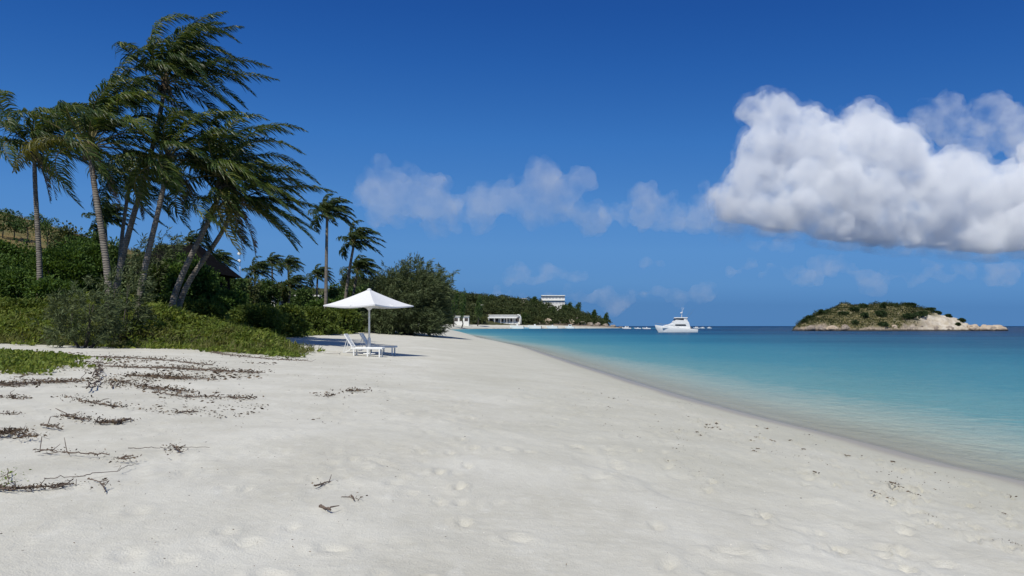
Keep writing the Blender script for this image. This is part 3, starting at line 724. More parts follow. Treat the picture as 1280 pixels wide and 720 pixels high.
# ------------------------------------------------------------------ PALMS on the dune
GP = 'coconut palms clustered on the dune'
palm([(50, 350), (47, 290), (44, 225)], (43, 192), 44.46, 'leftmost coconut palm with a straight trunk and fronds swept over its top', 17, 4.3, 11, .19, spread=(.1, 1.1), extra=[(2.7, 1.25, 4.5, .27, .08, False), (2.2, 1.4, 4.7, .24, .08, False), (1.2, 1.4, 4.6, .2, .1, False)])
palm([(137, 374), (128, 300), (119, 235)], (113, 190), 39.78, 'tall coconut palm with a gently curved pale trunk and a yellow frond stretching left', 18, 5.0, 12, .22, spread=(.15, 1.5),
     extra=[(3.05, .42, 4.2, .035, .13, True), (1.3, 1.5, 5.6, .10, .0, False), (2.4, 1.35, 5.4, .15, .02, False), (.9, 1.3, 5.4, .10, .03, False)])
palm([(147, 375), (152, 300), (159, 250)], (163, 228), 49.14, 'slim dark coconut palm between two taller ones, its crown hidden among theirs', 14, 3.7, 13, .17, spread=(-.3, 1.2))
palm([(143, 374), (160, 295), (180, 225), (197, 155)], (206, 108), 43.29, 'tallest coconut palm whose wind-combed crown rises above all the others', 20, 4.7, 14, .2, spread=(.0, 1.5),
     extra=[(1.7, 1.4, 5.0, .13, .02, False), (1.2, 1.2, 5.2, .12, .03, False), (2.6, 1.4, 4.6, .2, .02, False), (.3, .7, 5.0, .1, .06, False), (.1, .3, 5.2, .1, .03, False)])
palm([(174, 379), (188, 305), (202, 245)], (209, 207), 40.95, 'coconut palm with a pale trunk leaning slightly right in front of the dark house', 18, 4.6, 15, .2, spread=(-.1, 1.4), yellow=(11,))
palm([(214, 379), (240, 322), (264, 265)], (279, 226), 42.12, 'right-leaning coconut palm whose trunk crosses its neighbour near the ground, upper of the crossed pair', 19, 4.6, 16, .2, spread=(.0, 1.35), yellow=(14,))
palm([(226, 372), (254, 328), (282, 277)], (291, 258), 42.82, 'lowest right-leaning coconut palm with fronds streaming far to the right', 18, 4.6, 17, .19, spread=(-.3, 1.2), yellow=(15,), extra=[(.15, .2, 4.4, .06, .05, False), (-.2, -.1, 4.3, .06, .06, False), (.3, .5, 4.8, .08, .05, False)])

# palms farther off: three crowns are built once, the rest are copies on trunks of their own
def far_palm(px, base_px, hub_py, Y, label, Lf, proto=None, seed=0, group='distant palms above the dune bushes'):
    rng = np.random.default_rng(seed)
    base = ground(base_px, Y); hub = w3(px, hub_py, Y) - base
    t = thing('distant_palm', base, label, 'palm tree', group)
    ss = np.linspace(0, 1, 14)[:, None]
    mid = hub * .5 + np.array([-hub[0] * .25, 0, 0])
    P = (1 - ss) ** 2 * np.array([0, 0, -.4]) + 2 * ss * (1 - ss) * mid + ss ** 2 * hub
    g = Geo(); g.tube(P, np.linspace(.19, .12, 14), 8); g.build('trunk', M['palm_trunk'], t, True)
    if proto is None:
        for k in range(19):
            u = (k + .5) / 19
            frond_obj(t, hub, k * 2.39996, 1.45 - 1.5 * u ** .8, Lf * rng.uniform(.85, 1.1), rng, M['palm_leaf_far'], wk=rng.uniform(.17, .25) * (1 + .6 * max(0, -math.cos(k * 2.39996))), gk=rng.uniform(.13, .22), nleaf=28, leaf=.95, wd=.12, ns=9, rr=.04)
    else:
        sc_ = Lf / proto['frond_len']
        for ch in list(proto.children):
            if ch.name.startswith('frond'):
                c = ch.copy(); C.objects.link(c); c.parent = t; c.location = hub; c.scale = (sc_,) * 3
    t['frond_len'] = Lf
    return t
f1 = far_palm(409, 407, 268, 74, 'tall thin palm standing alone behind the white umbrella', 3.0, None, 1)
f2 = far_palm(443, 428, 303, 80, 'upper of two windswept palms beside the big casuarina', 3.1, None, 2)
f3 = far_palm(447, 437, 338, 86, 'lower of two windswept palms beside the big casuarina', 2.9, None, 3)
for k, (px, bx_, hy, Y, Lf, lab) in enumerate([
        (397, 395, 345, 108, 2.6, 'small palm just left of the tall thin palm trunk'),
        (364, 360, 358, 104, 3.0, 'bushy low palm under a taller one, above the white pillars'),
        (360, 362, 332, 118, 2.7, 'round-headed palm rising behind the bushy low palm'),
        (340, 341, 329, 120, 2.6, 'highest small palm on a thin trunk in the middle of the far palms'),
        (319, 318, 340, 112, 3.1, 'dark round-headed palm right of the white mast discs'),
        (271, 274, 328, 84, 2.4, 'short palm peeping out below the leaning trunks, left of the mast'),
        (239, 243, 305, 72, 1.9, 'small dark palm head above the dark house roof'),
        (131, 136, 274, 70, 2.8, 'palm seen between the second palm and the dark slim trunks')]):
    far_palm(px, bx_, hy, Y, lab, Lf, (f1, f2, f3)[k % 3], 20 + k)

# ------------------------------------------------------------------ the big casuarina by the beach
def casuarina(px, Y, H, W, label, n, seed, mat, lean=.25, sp=26, cat='tree', name='casuarina_tree', nd_len=.5, group=None):
    rng = np.random.default_rng(seed); base = ground(px, Y)
    t = thing(name, base, label, cat, group)
    # sprays: curved twigs going out and up, each hung with needle blades
    nt_ = n // sp
    d = unit(np.stack([rng.normal(size=nt_), rng.normal(size=nt_), rng.uniform(-.85, 1.0, nt_)], 1))
    d[:, 0] += .15; d = unit(d)
    r = rng.uniform(.35, 1.0, nt_) ** .45
    bumpy = 1 + .16 * np.sin(d[:, 0] * 5 + 1.3) * np.cos(d[:, 2] * 6) + .12 * rng.normal(size=nt_)
    cen = d * r[:, None] * bumpy[:, None] * np.array([W / 2, W / 2, H * .56]) + np.array([0, 0, H * .42])
    cen[:, 0] += lean * np.maximum(cen[:, 2] - H * .4, 0)
    cen[:, 2] = np.where(cen[:, 2] < .25, rng.uniform(.2, H * .3, nt_), cen[:, 2])
    tw = unit(d * np.array([1, 1, .6]) + np.array([.35, 0, .55]) + .3 * rng.normal(size=(nt_, 3)))
    Lr = H * rng.uniform(.07, .14, nt_)
    k = np.repeat(np.arange(nt_), sp); u = rng.random(len(k))
    P = cen[k] + tw[k] * (Lr[k] * u)[:, None] + rng.normal(size=(len(k), 3)) * (H * .012)
    D = unit(tw[k] * .9 + np.array([.25, 0, -.15]) + .55 * rng.normal(size=(len(k), 3)))
    g = Geo(); g.add(*leaf_faces(P, D, nd_len, .16, rng, .2)); g.build('foliage', mat, t)
    s = Geo()
    for q in range(4):
        az = q * 1.6 + .3; b0 = np.array([math.cos(az) * .35, math.sin(az) * .3, -.4]) * W / 8
        top = np.array([math.cos(az) * W * .26 + .3, math.sin(az) * W * .26, H * .72])
        m = (b0 + top) / 2 + np.array([math.cos(az) * .3, 0, -.4])
        s.tube([b0, m * np.array([.7, .7, .6]), m, top], np.array([.2, .16, .12, .03]) * W / 8, 7)
    s.build('trunk', M['bark'], t, True)
    return t
casuarina(508, 80, 6.9, 7.3, 'large bushy casuarina tree at the top of the beach behind the umbrella', 62000, 5, M['casuarina_leaf'], .14, nd_len=.42)
casuarina(484, 86, 5.0, 4.6, 'smaller casuarina merging with the left side of the large one', 24000, 6, M['casuarina_leaf'], .1, nd_len=.42)
casuarina(105, 33.6, 2.6, 2.6, 'wispy grey-green casuarina sapling at the front edge of the dune', 5200, 7, M['casuarina_leaf'], .1, name='casuarina_sapling', nd_len=.26, sp=22)
casuarina(152, 37, 3.6, 2.0, 'thin casuarina sapling between the palm trunks', 2600, 8, M['casuarina_leaf'], .15, name='casuarina_sapling', nd_len=.28, sp=22)
casuarina(192, 57, 5.6, 3.2, 'feathery casuarina in front of the left end of the dark house', 5200, 9, M['casuarina_leaf'], .2, name='casuarina_tree', nd_len=.4, sp=22)

# ------------------------------------------------------------------ shrubs on the dune (px, Y, half widths, height factor)
SHR = [(-40, 39, 3.0, 312, 'shrub', 'broad-leaved shrub half cut off by the left edge of the picture'),
       (18, 38.5, 2.4, 336, 'shrub', 'big broad-leaved shrub at far left in front of the hillside'),
       (66, 38.0, 1.9, 345, 'shrub', 'broad-leaved shrub between the first palm and the wispy sapling'),
       (12, 46, 3.2, 302, 'shrub', 'tall dark shrub behind the leftmost palm, below the dry grass slope'),
       (72, 45, 2.6, 306, 'shrub', 'dark shrub behind and right of the leftmost palm trunk'),
       (104, 48, 2.4, 300, 'shrub', 'dark shrub left of the second palm trunk'),
       (30, 35.2, 1.4, 374, 'light', 'low light-green shrub at the foot of the big left shrub'),
       (152, 40, 1.5, 376, 'shrub', 'rounded shrub at the feet of the two slim palms'),
       (193, 37.6, 1.2, 368, 'light', 'leafy shrub between the pale leaning trunk and the crossed pair'),
       (252, 39, 1.6, 374, 'light', 'leafy shrub just right of the crossed palm feet'),
       (280, 47, 2.2, 364, 'shrub', 'dark green shrub right of the crossed palms, higher on the dune'),
       (318, 52, 2.2, 380, 'light', 'light-topped shrub overhanging the dark hollow, left part'),
       (352, 57, 2.4, 382, 'light', 'light-topped shrub overhanging the dark hollow, right part'),
       (392, 66, 2.6, 384, 'light', 'low spreading shrub left of the umbrella canopy edge'),
       (425, 73, 2.4, 385, 'light', 'low spreading shrub directly behind the umbrella'),
       (450, 80, 2.0, 389, 'light', 'small shrub between the umbrella pole and the casuarina'),
       (405, 82, 2.5, 376, 'shrub', 'darker shrub behind the low spreading ones, left of the umbrella top'),
       (238, 56, 2.4, 322, 'shrub', 'dark bush hiding the right half of the dark house'),
       (207, 57, 2.0, 326, 'shrub', 'dark bush hiding the left half of the dark house'),
       (440, 92, 2.8, 372, 'shrub', 'dark shrub at the feet of the two windswept palms')]
for k, (px, Y, rw, rh, kind, lab) in enumerate(SHR):
    if Y < 50: Y *= 1.17
    b = ground(px, Y); rh = max(.45, (EYE + (HOR - rh) * Y / F - b[2]) / 1.55)
    nl = int(min(9000, 1500 * rw * rh * (42 / Y) ** 1.1 * 1.3))
    bush('dune_shrub', b, (rw, rw * .85, rh), lab, 'shrub', nl, .19 * max(1, (Y / 42)) ** .8, M['shrub_light' if kind == 'light' else 'shrub_leaf'], 'shrubs on the dune', 100 + k, .55, 30, .34)

# ------------------------------------------------------------------ trees and bushes behind the dune
TR = [(82, 62, 279, 40, 'o'), (108, 64, 284, 34, 't'), (60, 66, 303, 34, 't'), (140, 62, 300, 38, 't'), (180, 64, 312, 40, 't'), (232, 80, 340, 46, 't'), (262, 84, 338, 34, 't'),
      (288, 92, 341, 36, 't'), (306, 100, 343, 34, 'o'), (330, 104, 349, 36, 't'), (352, 112, 351, 30, 'o'), (378, 100, 360, 34, 't'), (386, 120, 357, 30, 'o'),
      (415, 112, 356, 34, 't'), (436, 106, 358, 30, 't'), (458, 118, 353, 34, 't'), (470, 100, 372, 24, 'o')]
TL = ['olive-leaved tree at the crest above the left shrubs', 'dark tree just left of the second palm trunk', 'dark tree on the slope right of the leftmost palm trunk', 'dark tree behind the second palm trunk',
      'dark tree behind the pale leaning trunk, left of the house', 'dark tree behind the crossed palm trunks, right of the dark house', 'dark tree below the short palm head', 'dark tree left of the white mast',
      'olive tree at the foot of the white mast', 'dark tree right of the white mast', 'olive tree just left of the low bungalow roof', 'dark tree left of the low bungalow', 'olive tree behind the small palm',
      'dark tree behind the tall thin palm trunk', 'dark tree between the tall thin palm and the two windswept palms', 'dark tree between the two windswept palms and the casuarina', 'small olive tree at the left foot of the casuarina']
for k, ((px, Y, top, wpx, kd), lab) in enumerate(zip(TR, TL)):
    b = ground(px, Y); H = EYE + (HOR - top) * Y / F - b[2]; rw = wpx / 2 * Y / F * 1.1
    H = max(H, 1.5); rz = min(H * .46, rw * 1.1)
    tree('leafy_tree', b, H, (rw, rw, max(rz, H * .42)), lab, 'tree', 2600, .30 * (Y / 80) ** .6, M['tree_olive' if kd == 'o' else 'tree_leaf'], 'trees behind the dune', 200 + k, .1, far=True)
RT = [(3, 163, 262, 5.2, 'flat-topped tree on the hill crest at the left edge'), (17, 166, 264, 4.2, 'small round tree on the hill crest, second from the left edge'), (33, 160, 261, 5.6, 'dense tree on the hill crest beside the leftmost palm trunk'),
      (58, 158, 271, 4.4, 'lone umbrella-shaped tree on the hill crest right of the leftmost palm trunk')]
for k, (px, Y, top, rw, lab) in enumerate(RT):
    b = ground(px, Y); H = max(2.5, EYE + (HOR - top) * Y / F - b[2])
    tree('hill_tree', b, H, (rw * .55, rw * .5, max(1.2, H * .46)), lab, 'tree', 900, .42, M['tree_leaf'], 'small trees along the hill crest', 240 + k, .2, far=True, lumps=14)

# low scrub over the inland slope, one mass
def scatter(n, box, fn, seed):
    rng = np.random.default_rng(seed)
    x = rng.uniform(box[0], box[1], n); y = rng.uniform(box[2], box[3], n)
    vis = (np.abs(x) / np.maximum(y, 1) < .78)
    x, y = x[vis], y[vis]
    z, d, e = terrain(x, y, True)
    k = fn(x, y, z, d, e, rng)
    return x[k], y[k], z[k], e[k], rng
def cover(name, label, cat, n, box, fn, height, size, mat, seed, aspect=.55, lumpsz=1.6, upb=.8, blades=0):
    x, y, z, e, rng = scatter(n, box, fn, seed)
    hmax = .04 + height * (.35 + .9 * np.clip(.5 + fbm(x / lumpsz, y / lumpsz, 3, seed), 0, 1)) * sstep(-.2, 1.6, e)
    P = np.stack([x, y, z + hmax * rng.random(len(x)) ** .45 + .01], 1)
    D = unit(rng.normal(size=P.shape) * .7 + np.array([.25, 0, upb]))
    g = Geo(); g.add(*leaf_faces(P, D, size * rng.uniform(.5, 1.5, len(P)), aspect, rng, .3))
    if blades:
        b = rng.choice(len(P), blades); Q = P[b].copy(); g.add(*leaf_faces(Q, unit(rng.normal(size=Q.shape) * .45 + np.array([.55, .1, .9])), .42, .09, rng, .6))
    o = g.build(name, mat)
    return tag(o, label, cat, kind='stuff')
cover('dune_creeper', 'thick green creeper and grass covering the dune front', 'ground cover', 130000, (-46, -6, 27, 50), lambda x, y, z, d, e, r: (e > -1.3) & (fbm(x / 1.1, y / 1.1, 3, 90) + .55 * r.random(len(x)) > .02 + .75 * sstep(1.2, -1.2, e + .9 * fbm(x / .9, y / .9, 2, 98))), .62, .18, M['creeper'], 301, lumpsz=1.15, blades=16000)
cover('dune_scrub', 'low green scrub on the dune beyond the hollow', 'ground cover', 90000, (-72, -9, 50, 105), lambda x, y, z, d, e, r: e > -.2, .8, .28, M['creeper'], 302, lumpsz=2.4)
cover('slope_scrub', 'dark scrub covering the inland slope below the hill', 'scrub', 90000, (-200, -18, 60, 240), lambda x, y, z, d, e, r: (e > 14) & ~((np.exp(-((x + 150) ** 2 + (y - 190) ** 2) / (2 * 60 ** 2)) > .42) & (y > 120)), 2.2, .62, M['tree_leaf'], 303, lumpsz=6)
cover('hill_grass', 'dry yellowed grass on the crest of the left hill', 'dry grass', 26000, (-190, -60, 100, 215), lambda x, y, z, d, e, r: (e > 14) & (np.exp(-((x + 150) ** 2 + (y - 190) ** 2) / (2 * 60 ** 2)) > .36), .5, .45, leafmat('dry_hill_grass', [(.13, .11, .04), (.22, .17, .07), (.30, .22, .10)], .2, .7, .1), 304, .18)

cover('dune_grass', 'tufts of yellowish dune grass between the creepers', 'grass', 60000, (-40, -6, 27, 46), lambda x, y, z, d, e, r: (e > -.6) & (fbm(x / .8, y / .8, 3, 120) > .17), .30, .40, leafmat('dune_grass_blade', [(.10, .12, .035), (.17, .18, .06), (.26, .24, .10)], .35, .6, .8), 306, .07, 1.0, 1.6)

# the flat patch of creeper lying on the sand at the left
PATCH = np.array([hit(-60, 444)[:2], hit(30, 443)[:2], hit(84, 445)[:2], hit(116, 451)[:2], hit(112, 461)[:2], hit(70, 468)[:2], hit(0, 469)[:2], hit(-60, 470)[:2]])
cx0, cy0 = PATCH.min(0); cx1, cy1 = PATCH.max(0)
rng = np.random.default_rng(55); n = 30000
x = rng.uniform(cx0 - 1, cx1 + 1, n); y = rng.uniform(cy0 - 1, cy1 + 1, n)
dd = line_dist(x, y, PATCH, True); dd = np.where(inside(x, y, PATCH), dd, -dd)
k = (dd + 1.6 * fbm(x / 1.1, y / 1.1, 3, 5) > .1 + .9 * rng.random(n)); x, y, dd = x[k], y[k], dd[k]
P = np.stack([x, y, terrain(x, y) + .02 + .17 * rng.random(len(x)) * sstep(-.3, 1.2, dd) * (.5 + np.clip(.5 + fbm(x, y, 2, 8), 0, 1))], 1)
g = Geo(); g.add(*leaf_faces(P, unit(rng.normal(size=P.shape) * .8 + np.array([.2, 0, .8])), .11, .7, rng)); 
tag(g.build('beach_creeper', M['creeper']), 'patch of green beach creeper lying on the sand at the left edge', 'ground cover', kind='stuff')

# ------------------------------------------------------------------ dry vines, sticks and clumps on the sand
def wiggle(p0, p1, rng, n=14, amp=.10, lift=.02):
    a_, b_ = np.array(p0[:2]), np.array(p1[:2]); t = np.linspace(0, 1, n)
    d = b_ - a_; L = np.linalg.norm(d); nrm = np.array([-d[1], d[0]]) / (L + 1e-6)
    off = np.cumsum(rng.normal(size=n)) * amp * L / n ** .5 * .5; off -= off[0] + (off[-1] - off[0]) * t
    XY = a_ + d * t[:, None] + nrm * off[:, None]
    z = terrain(XY[:, 0], XY[:, 1]) + lift + np.abs(rng.normal(size=n)) * lift * .8
    return np.column_stack([XY, z])
def vine(pts, label, name='dry_vine', cat='dry vine', th=.014, leaves=0, twigs=4, seed=0, mat='dry_stem', lmat=None, amp=.1, strands=1, spread=.12, lsize=.09, group=None, lift=.02):
    rng = np.random.default_rng(seed)
    W = [hit(*p) for p in pts]; base = W[0].copy()
    t = thing(name, base, label, cat, group)
    tw_ = float(np.clip(base[1] / 17, .3, 1)); th = th * tw_ ** .6; spread = spread * tw_; lsize = lsize * tw_; lift *= tw_
    g = Geo(); allP = []
    for s in range(strands):
        for a_, b_ in zip(W[:-1], W[1:]):
            j = rng.normal(size=4) * spread * (s > 0)
            P = wiggle(a_[:2] + j[:2], b_[:2] + j[2:], rng, 12, amp, lift) - base
            g.tube(P, th * np.linspace(1, .6, len(P)) * rng.uniform(.7, 1.2), 5); allP.append(P)
    A = np.concatenate(allP)
    for q in range(twigs):
        p = A[rng.integers(len(A))]; d = rng.normal(size=3) * np.array([1, 1, .35]); d[2] = abs(d[2]) * .7 + .03; d = d / np.linalg.norm(d) * rng.uniform(.10, .34) * tw_
        m = p + d * .5 + rng.normal(size=3) * .03
        g.tube([p, m, p + d], [th * .6, th * .5, th * .25], 4)
    g.build('stem', M[mat], t)
    if leaves:
        i = rng.integers(0, len(A), leaves); leaves *= 2; i = rng.integers(0, len(A) - 1, leaves); fr_ = rng.random((leaves, 1)); P = A[i] * (1 - fr_) + A[np.minimum(i + 1, len(A) - 1)] * fr_ + rng.normal(size=(leaves, 3)) * np.array([.17, .17, .012]) * (spread / .12) ; P[:, 2] = np.abs(P[:, 2] - A[i][:, 2]) * 1.2 + A[i][:, 2]
        h = Geo(); h.add(*leaf_faces(P, unit(rng.normal(size=P.shape) * np.array([1, 1, .5]) + np.array([0, 0, .15])), lsize * .62 * rng.uniform(.5, 1.5, len(P)), .45, rng)); h.build('dead_leaves' if lmat is None else 'leaves', lmat or M['dead_leaf'], t)
    return t
M['dead_leaf'] = leafmat('dead_leaf', [(.040, .028, .02), (.11, .075, .05), (.24, .18, .12)], .1, .8, 3)
VN = [
 (dict(pts=[(124, 530), (142, 529), (161, 526)], th=.026, leaves=110, twigs=6, strands=3, spread=.07), 'dark dry clump with a curled end, alone on the sand below the vines'),
 (dict(pts=[(83, 497), (104, 503), (120, 506), (141, 511)], leaves=90, strands=2, twigs=8), 'brown vine running diagonally down from the creeper patch'),
 (dict(pts=[(76, 521), (92, 523), (115, 527)], leaves=60, strands=2, twigs=4), 'short brown vine left of the dark dry clump'),
 (dict(pts=[(55, 533), (74, 537)], leaves=30, twigs=3, strands=2, spread=.06), 'small dark twig bundle left of the short brown vine'),
 (dict(pts=[(-6, 545), (6, 543), (17, 540)], leaves=120, twigs=12, strands=3, th=.012, lsize=.12), 'dark withered leafy clump at the left edge of the sand'),
 (dict(pts=[(26, 549), (38, 546)], leaves=34, twigs=7, th=.01, lsize=.12), 'small withered sprig just right of the left-edge clump'),
 (dict(pts=[(50, 564), (78, 567), (110, 569), (137, 570)], leaves=34, twigs=5, th=.013), 'long thin dry stick lying level across the left sand'),
 (dict(pts=[(148, 574), (158, 577)], leaves=26, twigs=4, th=.016), 'little dark knot of twigs right of the long stick'),
 (dict(pts=[(-5, 610), (30, 612), (60, 610), (84, 606)], leaves=130, twigs=14, strands=3, th=.016, spread=.09), 'thick tangle of dry branches in the lower left corner of the beach'),
 (dict(pts=[(110, 600), (125, 604), (131, 617)], leaves=10, twigs=3, th=.012), 'bent dark twig right of the lower left tangle'),
 (dict(pts=[(222, 517), (248, 516)], leaves=22, twigs=3, th=.014), 'short twig on the clean sand right of the vines'),
 (dict(pts=[(190, 492), (232, 497), (291, 499), (318, 500)], leaves=70, twigs=5, th=.014), 'long runner ending in a dark tuft on open sand'),
 (dict(pts=[(172, 484), (196, 486), (216, 489), (234, 491)], leaves=120, twigs=6, strands=3), 'dark matted vine in the middle of the vine field'),
 (dict(pts=[(166, 471), (200, 473), (238, 476)], leaves=260, twigs=6, strands=4, spread=.22), 'broad mat of brown dead vines behind the others'),
 (dict(pts=[(130, 459), (190, 461), (250, 463), (300, 466), (324, 468)], leaves=240, twigs=10, strands=4, spread=.2), 'longest row of dead vines reaching right from the creeper patch'),
 (dict(pts=[(120, 447), (170, 449), (215, 452), (262, 457)], leaves=160, twigs=6, strands=3, spread=.22), 'upper row of brown vines along the sand path'),
 (dict(pts=[(262, 441), (300, 446), (340, 450), (384, 452)], leaves=120, twigs=6, strands=3, spread=.2), 'dark vine on the sand in front of the creeper tip'),
 (dict(pts=[(-5, 483), (25, 482), (55, 479), (90, 478)], leaves=200, twigs=8, strands=4, spread=.2), 'dark dead vines along the lower edge of the creeper patch'),
 (dict(pts=[(-5, 497), (10, 499), (22, 501)], leaves=70, twigs=4, strands=2), 'short dead vine at the left edge below the creeper patch'),
 (dict(pts=[(0, 519), (20, 521)], leaves=30, twigs=3), 'small twig at the left edge above the withered clump'),
 (dict(pts=[(110, 492), (122, 478), (124, 463), (122, 455)], leaves=60, twigs=8, strands=2, lift=.07), 'upright tangle of dry stems at the right end of the creeper patch'),
 (dict(pts=[(140, 486), (152, 478), (165, 482)], leaves=90, twigs=8, strands=2), 'round tuft of dry stems right of the upright tangle'),
 (dict(pts=[(216, 560), (228, 567)], leaves=26, twigs=5, th=.012), 'dark forked twig on the open sand, with a thin stem beside it'),
 (dict(pts=[(160, 563), (200, 562), (262, 561)], leaves=0, twigs=0, th=.007), 'thread-thin stem lying across the open sand'),
 (dict(pts=[(55, 600), (100, 597), (150, 590), (170, 581)], leaves=0, twigs=2, th=.007, amp=.2), 'thin curved stem above the bent twig'),
 (dict(pts=[(393, 609), (411, 604)], leaves=10, twigs=2, th=.014), 'short brown stick in the middle foreground'),
 (dict(pts=[(400, 635), (413, 640)], leaves=0, twigs=1, th=.024), 'stubby dark bark piece below the short stick'),
 (dict(pts=[(439, 621), (443, 627)], leaves=6, twigs=2, th=.012), 'tiny dark twig right of the short stick'),
 (dict(pts=[(432, 490), (455, 490)], leaves=36, twigs=3, th=.014), 'flat dark twig on the sand below the loungers'),
 (dict(pts=[(404, 497), (420, 495)], leaves=24, twigs=3, th=.01), 'pale twig left of the flat dark twig'),
]
for k, (kw, lab) in enumerate(VN): vine(label=lab, seed=400 + k, group='dry vines and twigs strewn on the sand', **kw)
tg = vine([(8, 611), (12, 603), (9, 590)], 'green sprig growing out of the lower left tangle of branches', 'green_sprig', 'plant', .008, 26, 3, 470, 'dry_stem', M['creeper'], lift=.05, lsize=.11)

# loose litter: bits of leaf, seed and twig
rng = np.random.default_rng(77); n = 2200
yy = 4.2 + 30 * rng.random(n) ** 1.3; xx = np.where(rng.random(n) < .6, rng.uniform(-.66, -.12, n), rng.uniform(-.35, .62, n)) * yy
z, d, e = terrain(xx, yy, True); k = (d > 1.0) & (e < -.3) & (rng.random(n) < np.where(xx / yy < -.15, .75, .22)); xx, yy, z = xx[k], yy[k], z[k]
g = Geo(); g.add(*leaf_faces(np.stack([xx, yy, z + .012], 1), unit(rng.normal(size=(len(xx), 3)) * np.array([1, 1, .15])), rng.uniform(.008, .035, len(xx)) * np.clip(yy / 11, .6, 1.6), .3, rng, 0))
tag(g.build('beach_litter', M['dead_leaf']), 'scattered bits of dead leaf and twig on the white sand', 'beach litter', kind='stuff')

def litter(name, label, x, y, size, asp, mat, seed, cond):
    z, d, e = terrain(x, y, True); k = cond(x, y, d, e); x, y, z = x[k], y[k], z[k]; q = np.random.default_rng(seed)
    g = Geo(); g.add(*leaf_faces(np.stack([x, y, z + .010], 1), unit(q.normal(size=(len(x), 3)) * np.array([1, 1, .12])), size * q.uniform(.4, 1.6, len(x)) * np.clip(y / 12, .7, 1.8), asp, q, 0))
    tag(g.build(name, mat), label, 'beach litter', kind='stuff')
rng = np.random.default_rng(78); n = 9000
yy = 5 + 24 * rng.random(n); xx = rng.uniform(-.66, -.22, n) * yy
litter('dead_leaf_litter', 'brown crumbs of dead vine strewn between the dry vines', xx, yy, .05, .35, M['dead_leaf'], 1, lambda x, y, d, e: (e < -.2) & (fbm(x / 1.4, y / 2.2, 4, 93) > .02 + .6 * sstep(-.36, -.24, x / y) + .35 * sstep(13, 7, y)))
n = 5000; yy = 4.6 + 19 * rng.random(n) ** 1.2; dd_ = rng.uniform(1.2, 6.5, n)
xx = np.interp(yy, SHORE[:60, 1], SHORE[:60, 0]) - dd_
litter('tide_litter', 'small dark scraps of weed dropped by the tide among the footprints', xx, yy, .022, .35, M['dead_leaf'], 2, lambda x, y, d, e: fbm(x / .9 + y * .35, y / 2.4, 4, 94) > .16 + .3 * RNG.random(len(x)))
# dark scraps added in the footprints to stand in for their shadow streaks
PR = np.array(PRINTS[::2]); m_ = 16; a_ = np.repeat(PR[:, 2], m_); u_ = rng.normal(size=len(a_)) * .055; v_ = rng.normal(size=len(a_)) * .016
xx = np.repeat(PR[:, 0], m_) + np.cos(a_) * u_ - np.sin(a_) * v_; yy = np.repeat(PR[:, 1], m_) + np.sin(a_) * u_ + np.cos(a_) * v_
litter('footprint_shade_scraps', 'dark scraps standing in for the shade in footprints near the water', xx, yy, .03, .4, M['dead_leaf'], 5, lambda x, y, d, e: d > .8)
n = 1300; yy = 4.2 + 16 * rng.random(n) ** 1.3; xx = rng.uniform(-.5, .62, n) * yy
litter('shell_bits', 'white crumbs of shell and coral on the sand', xx, yy, .010, .8, plain('shell', (.74, .72, .67), (.62, .58, .50), .6, 20), 3, lambda x, y, d, e: (d > 1.2) & (e < -.3) & (fbm(x / 1.5, y / 2, 3, 95) > -.05))

# ------------------------------------------------------------------ umbrella
ub = hit(461.5, 443.5); SC = ub[1] / F            # metres per picture pixel at the umbrella
u = thing('beach_umbrella', ub, 'white square beach umbrella on a white pole beside two loungers', 'umbrella')
Hc = 81.5 * SC; Rc = 55.5 * SC; ze = 61.5 * SC
g = Geo(); NS = 12; rings = []
ang = [R(197 + 90 * k) for k in range(4)]
cor = [np.array([math.cos(q) * Rc, math.sin(q) * Rc]) for q in ang]
for i in range(NS + 1):
    t = i / NS; z = ze + (Hc - ze) * (1 - t) ** 1.22
    for k in range(4):
        for j in range(10):
            s = j / 10; p = cor[k] * (1 - s) + cor[(k + 1) % 4] * s
            sag = .15 * math.sin(math.pi * s) * t
            p = p * (1 - .05 * math.sin(math.pi * s) * t)
            rings.append((p[0] * t, p[1] * t, z - sag * .55 + (.0 if t < .999 else 0)))
V = np.array(rings); n4 = 40
i = np.arange(NS)[:, None] * n4; j = np.arange(n4)[None, :]
g.add(V, np.stack([i + j, i + (j + 1) % n4, i + n4 + (j + 1) % n4, i + n4 + j], -1).reshape(-1, 4))
cnp = g.build('canopy', M['canvas'], u, True); sm = cnp.modifiers.new('cloth', 'SOLIDIFY'); sm.thickness = .012
es = cnp.modifiers.new('ridge', 'EDGE_SPLIT'); es.split_angle = R(17)
g = Geo(); vr = V[-n4:]; lo = vr + np.array([0, 0, -.045]); g.add(np.vstack([vr * np.array([1.004, 1.004, 1]), lo * np.array([1.004, 1.004, 1])]), np.stack([np.arange(n4), (np.arange(n4) + 1) % n4, (np.arange(n4) + 1) % n4 + n4, np.arange(n4) + n4], -1))
vl = g.build('valance', M['canvas'], u); vl.modifiers.new('cloth', 'SOLIDIFY').thickness = .008
g = Geo(); g.tube([(0, 0, .3), (0, 0, Hc - .03)], .045, 12); g.build('pole', M['white'], u, True)
g = Geo(); g.tube([(0, 0, -.12), (0, 0, .78), (0, 0, .80)], [.075, .075, .06], 14); g.tube([(0, 0, .02), (0, 0, .07)], [.30, .28], 20); g.build('base', M['white'], u, True)
g = Geo(); g.tube([(0, 0, Hc - .04), (0, 0, Hc + .02), (0, 0, Hc + .05)], [.10, .10, .03], 12); g.build('cap', M['canvas'], u, True)
g = Geo()
for k in range(24):
    pass
fun = [(0.06, 55.5), (.09, 56.5), (.16, 58.5), (.26, 60.5), (.34, 62.2)]
prof = np.array([(r * 1.0, z * SC) for r, z in fun]); th = np.arange(24) * 2 * math.pi / 24
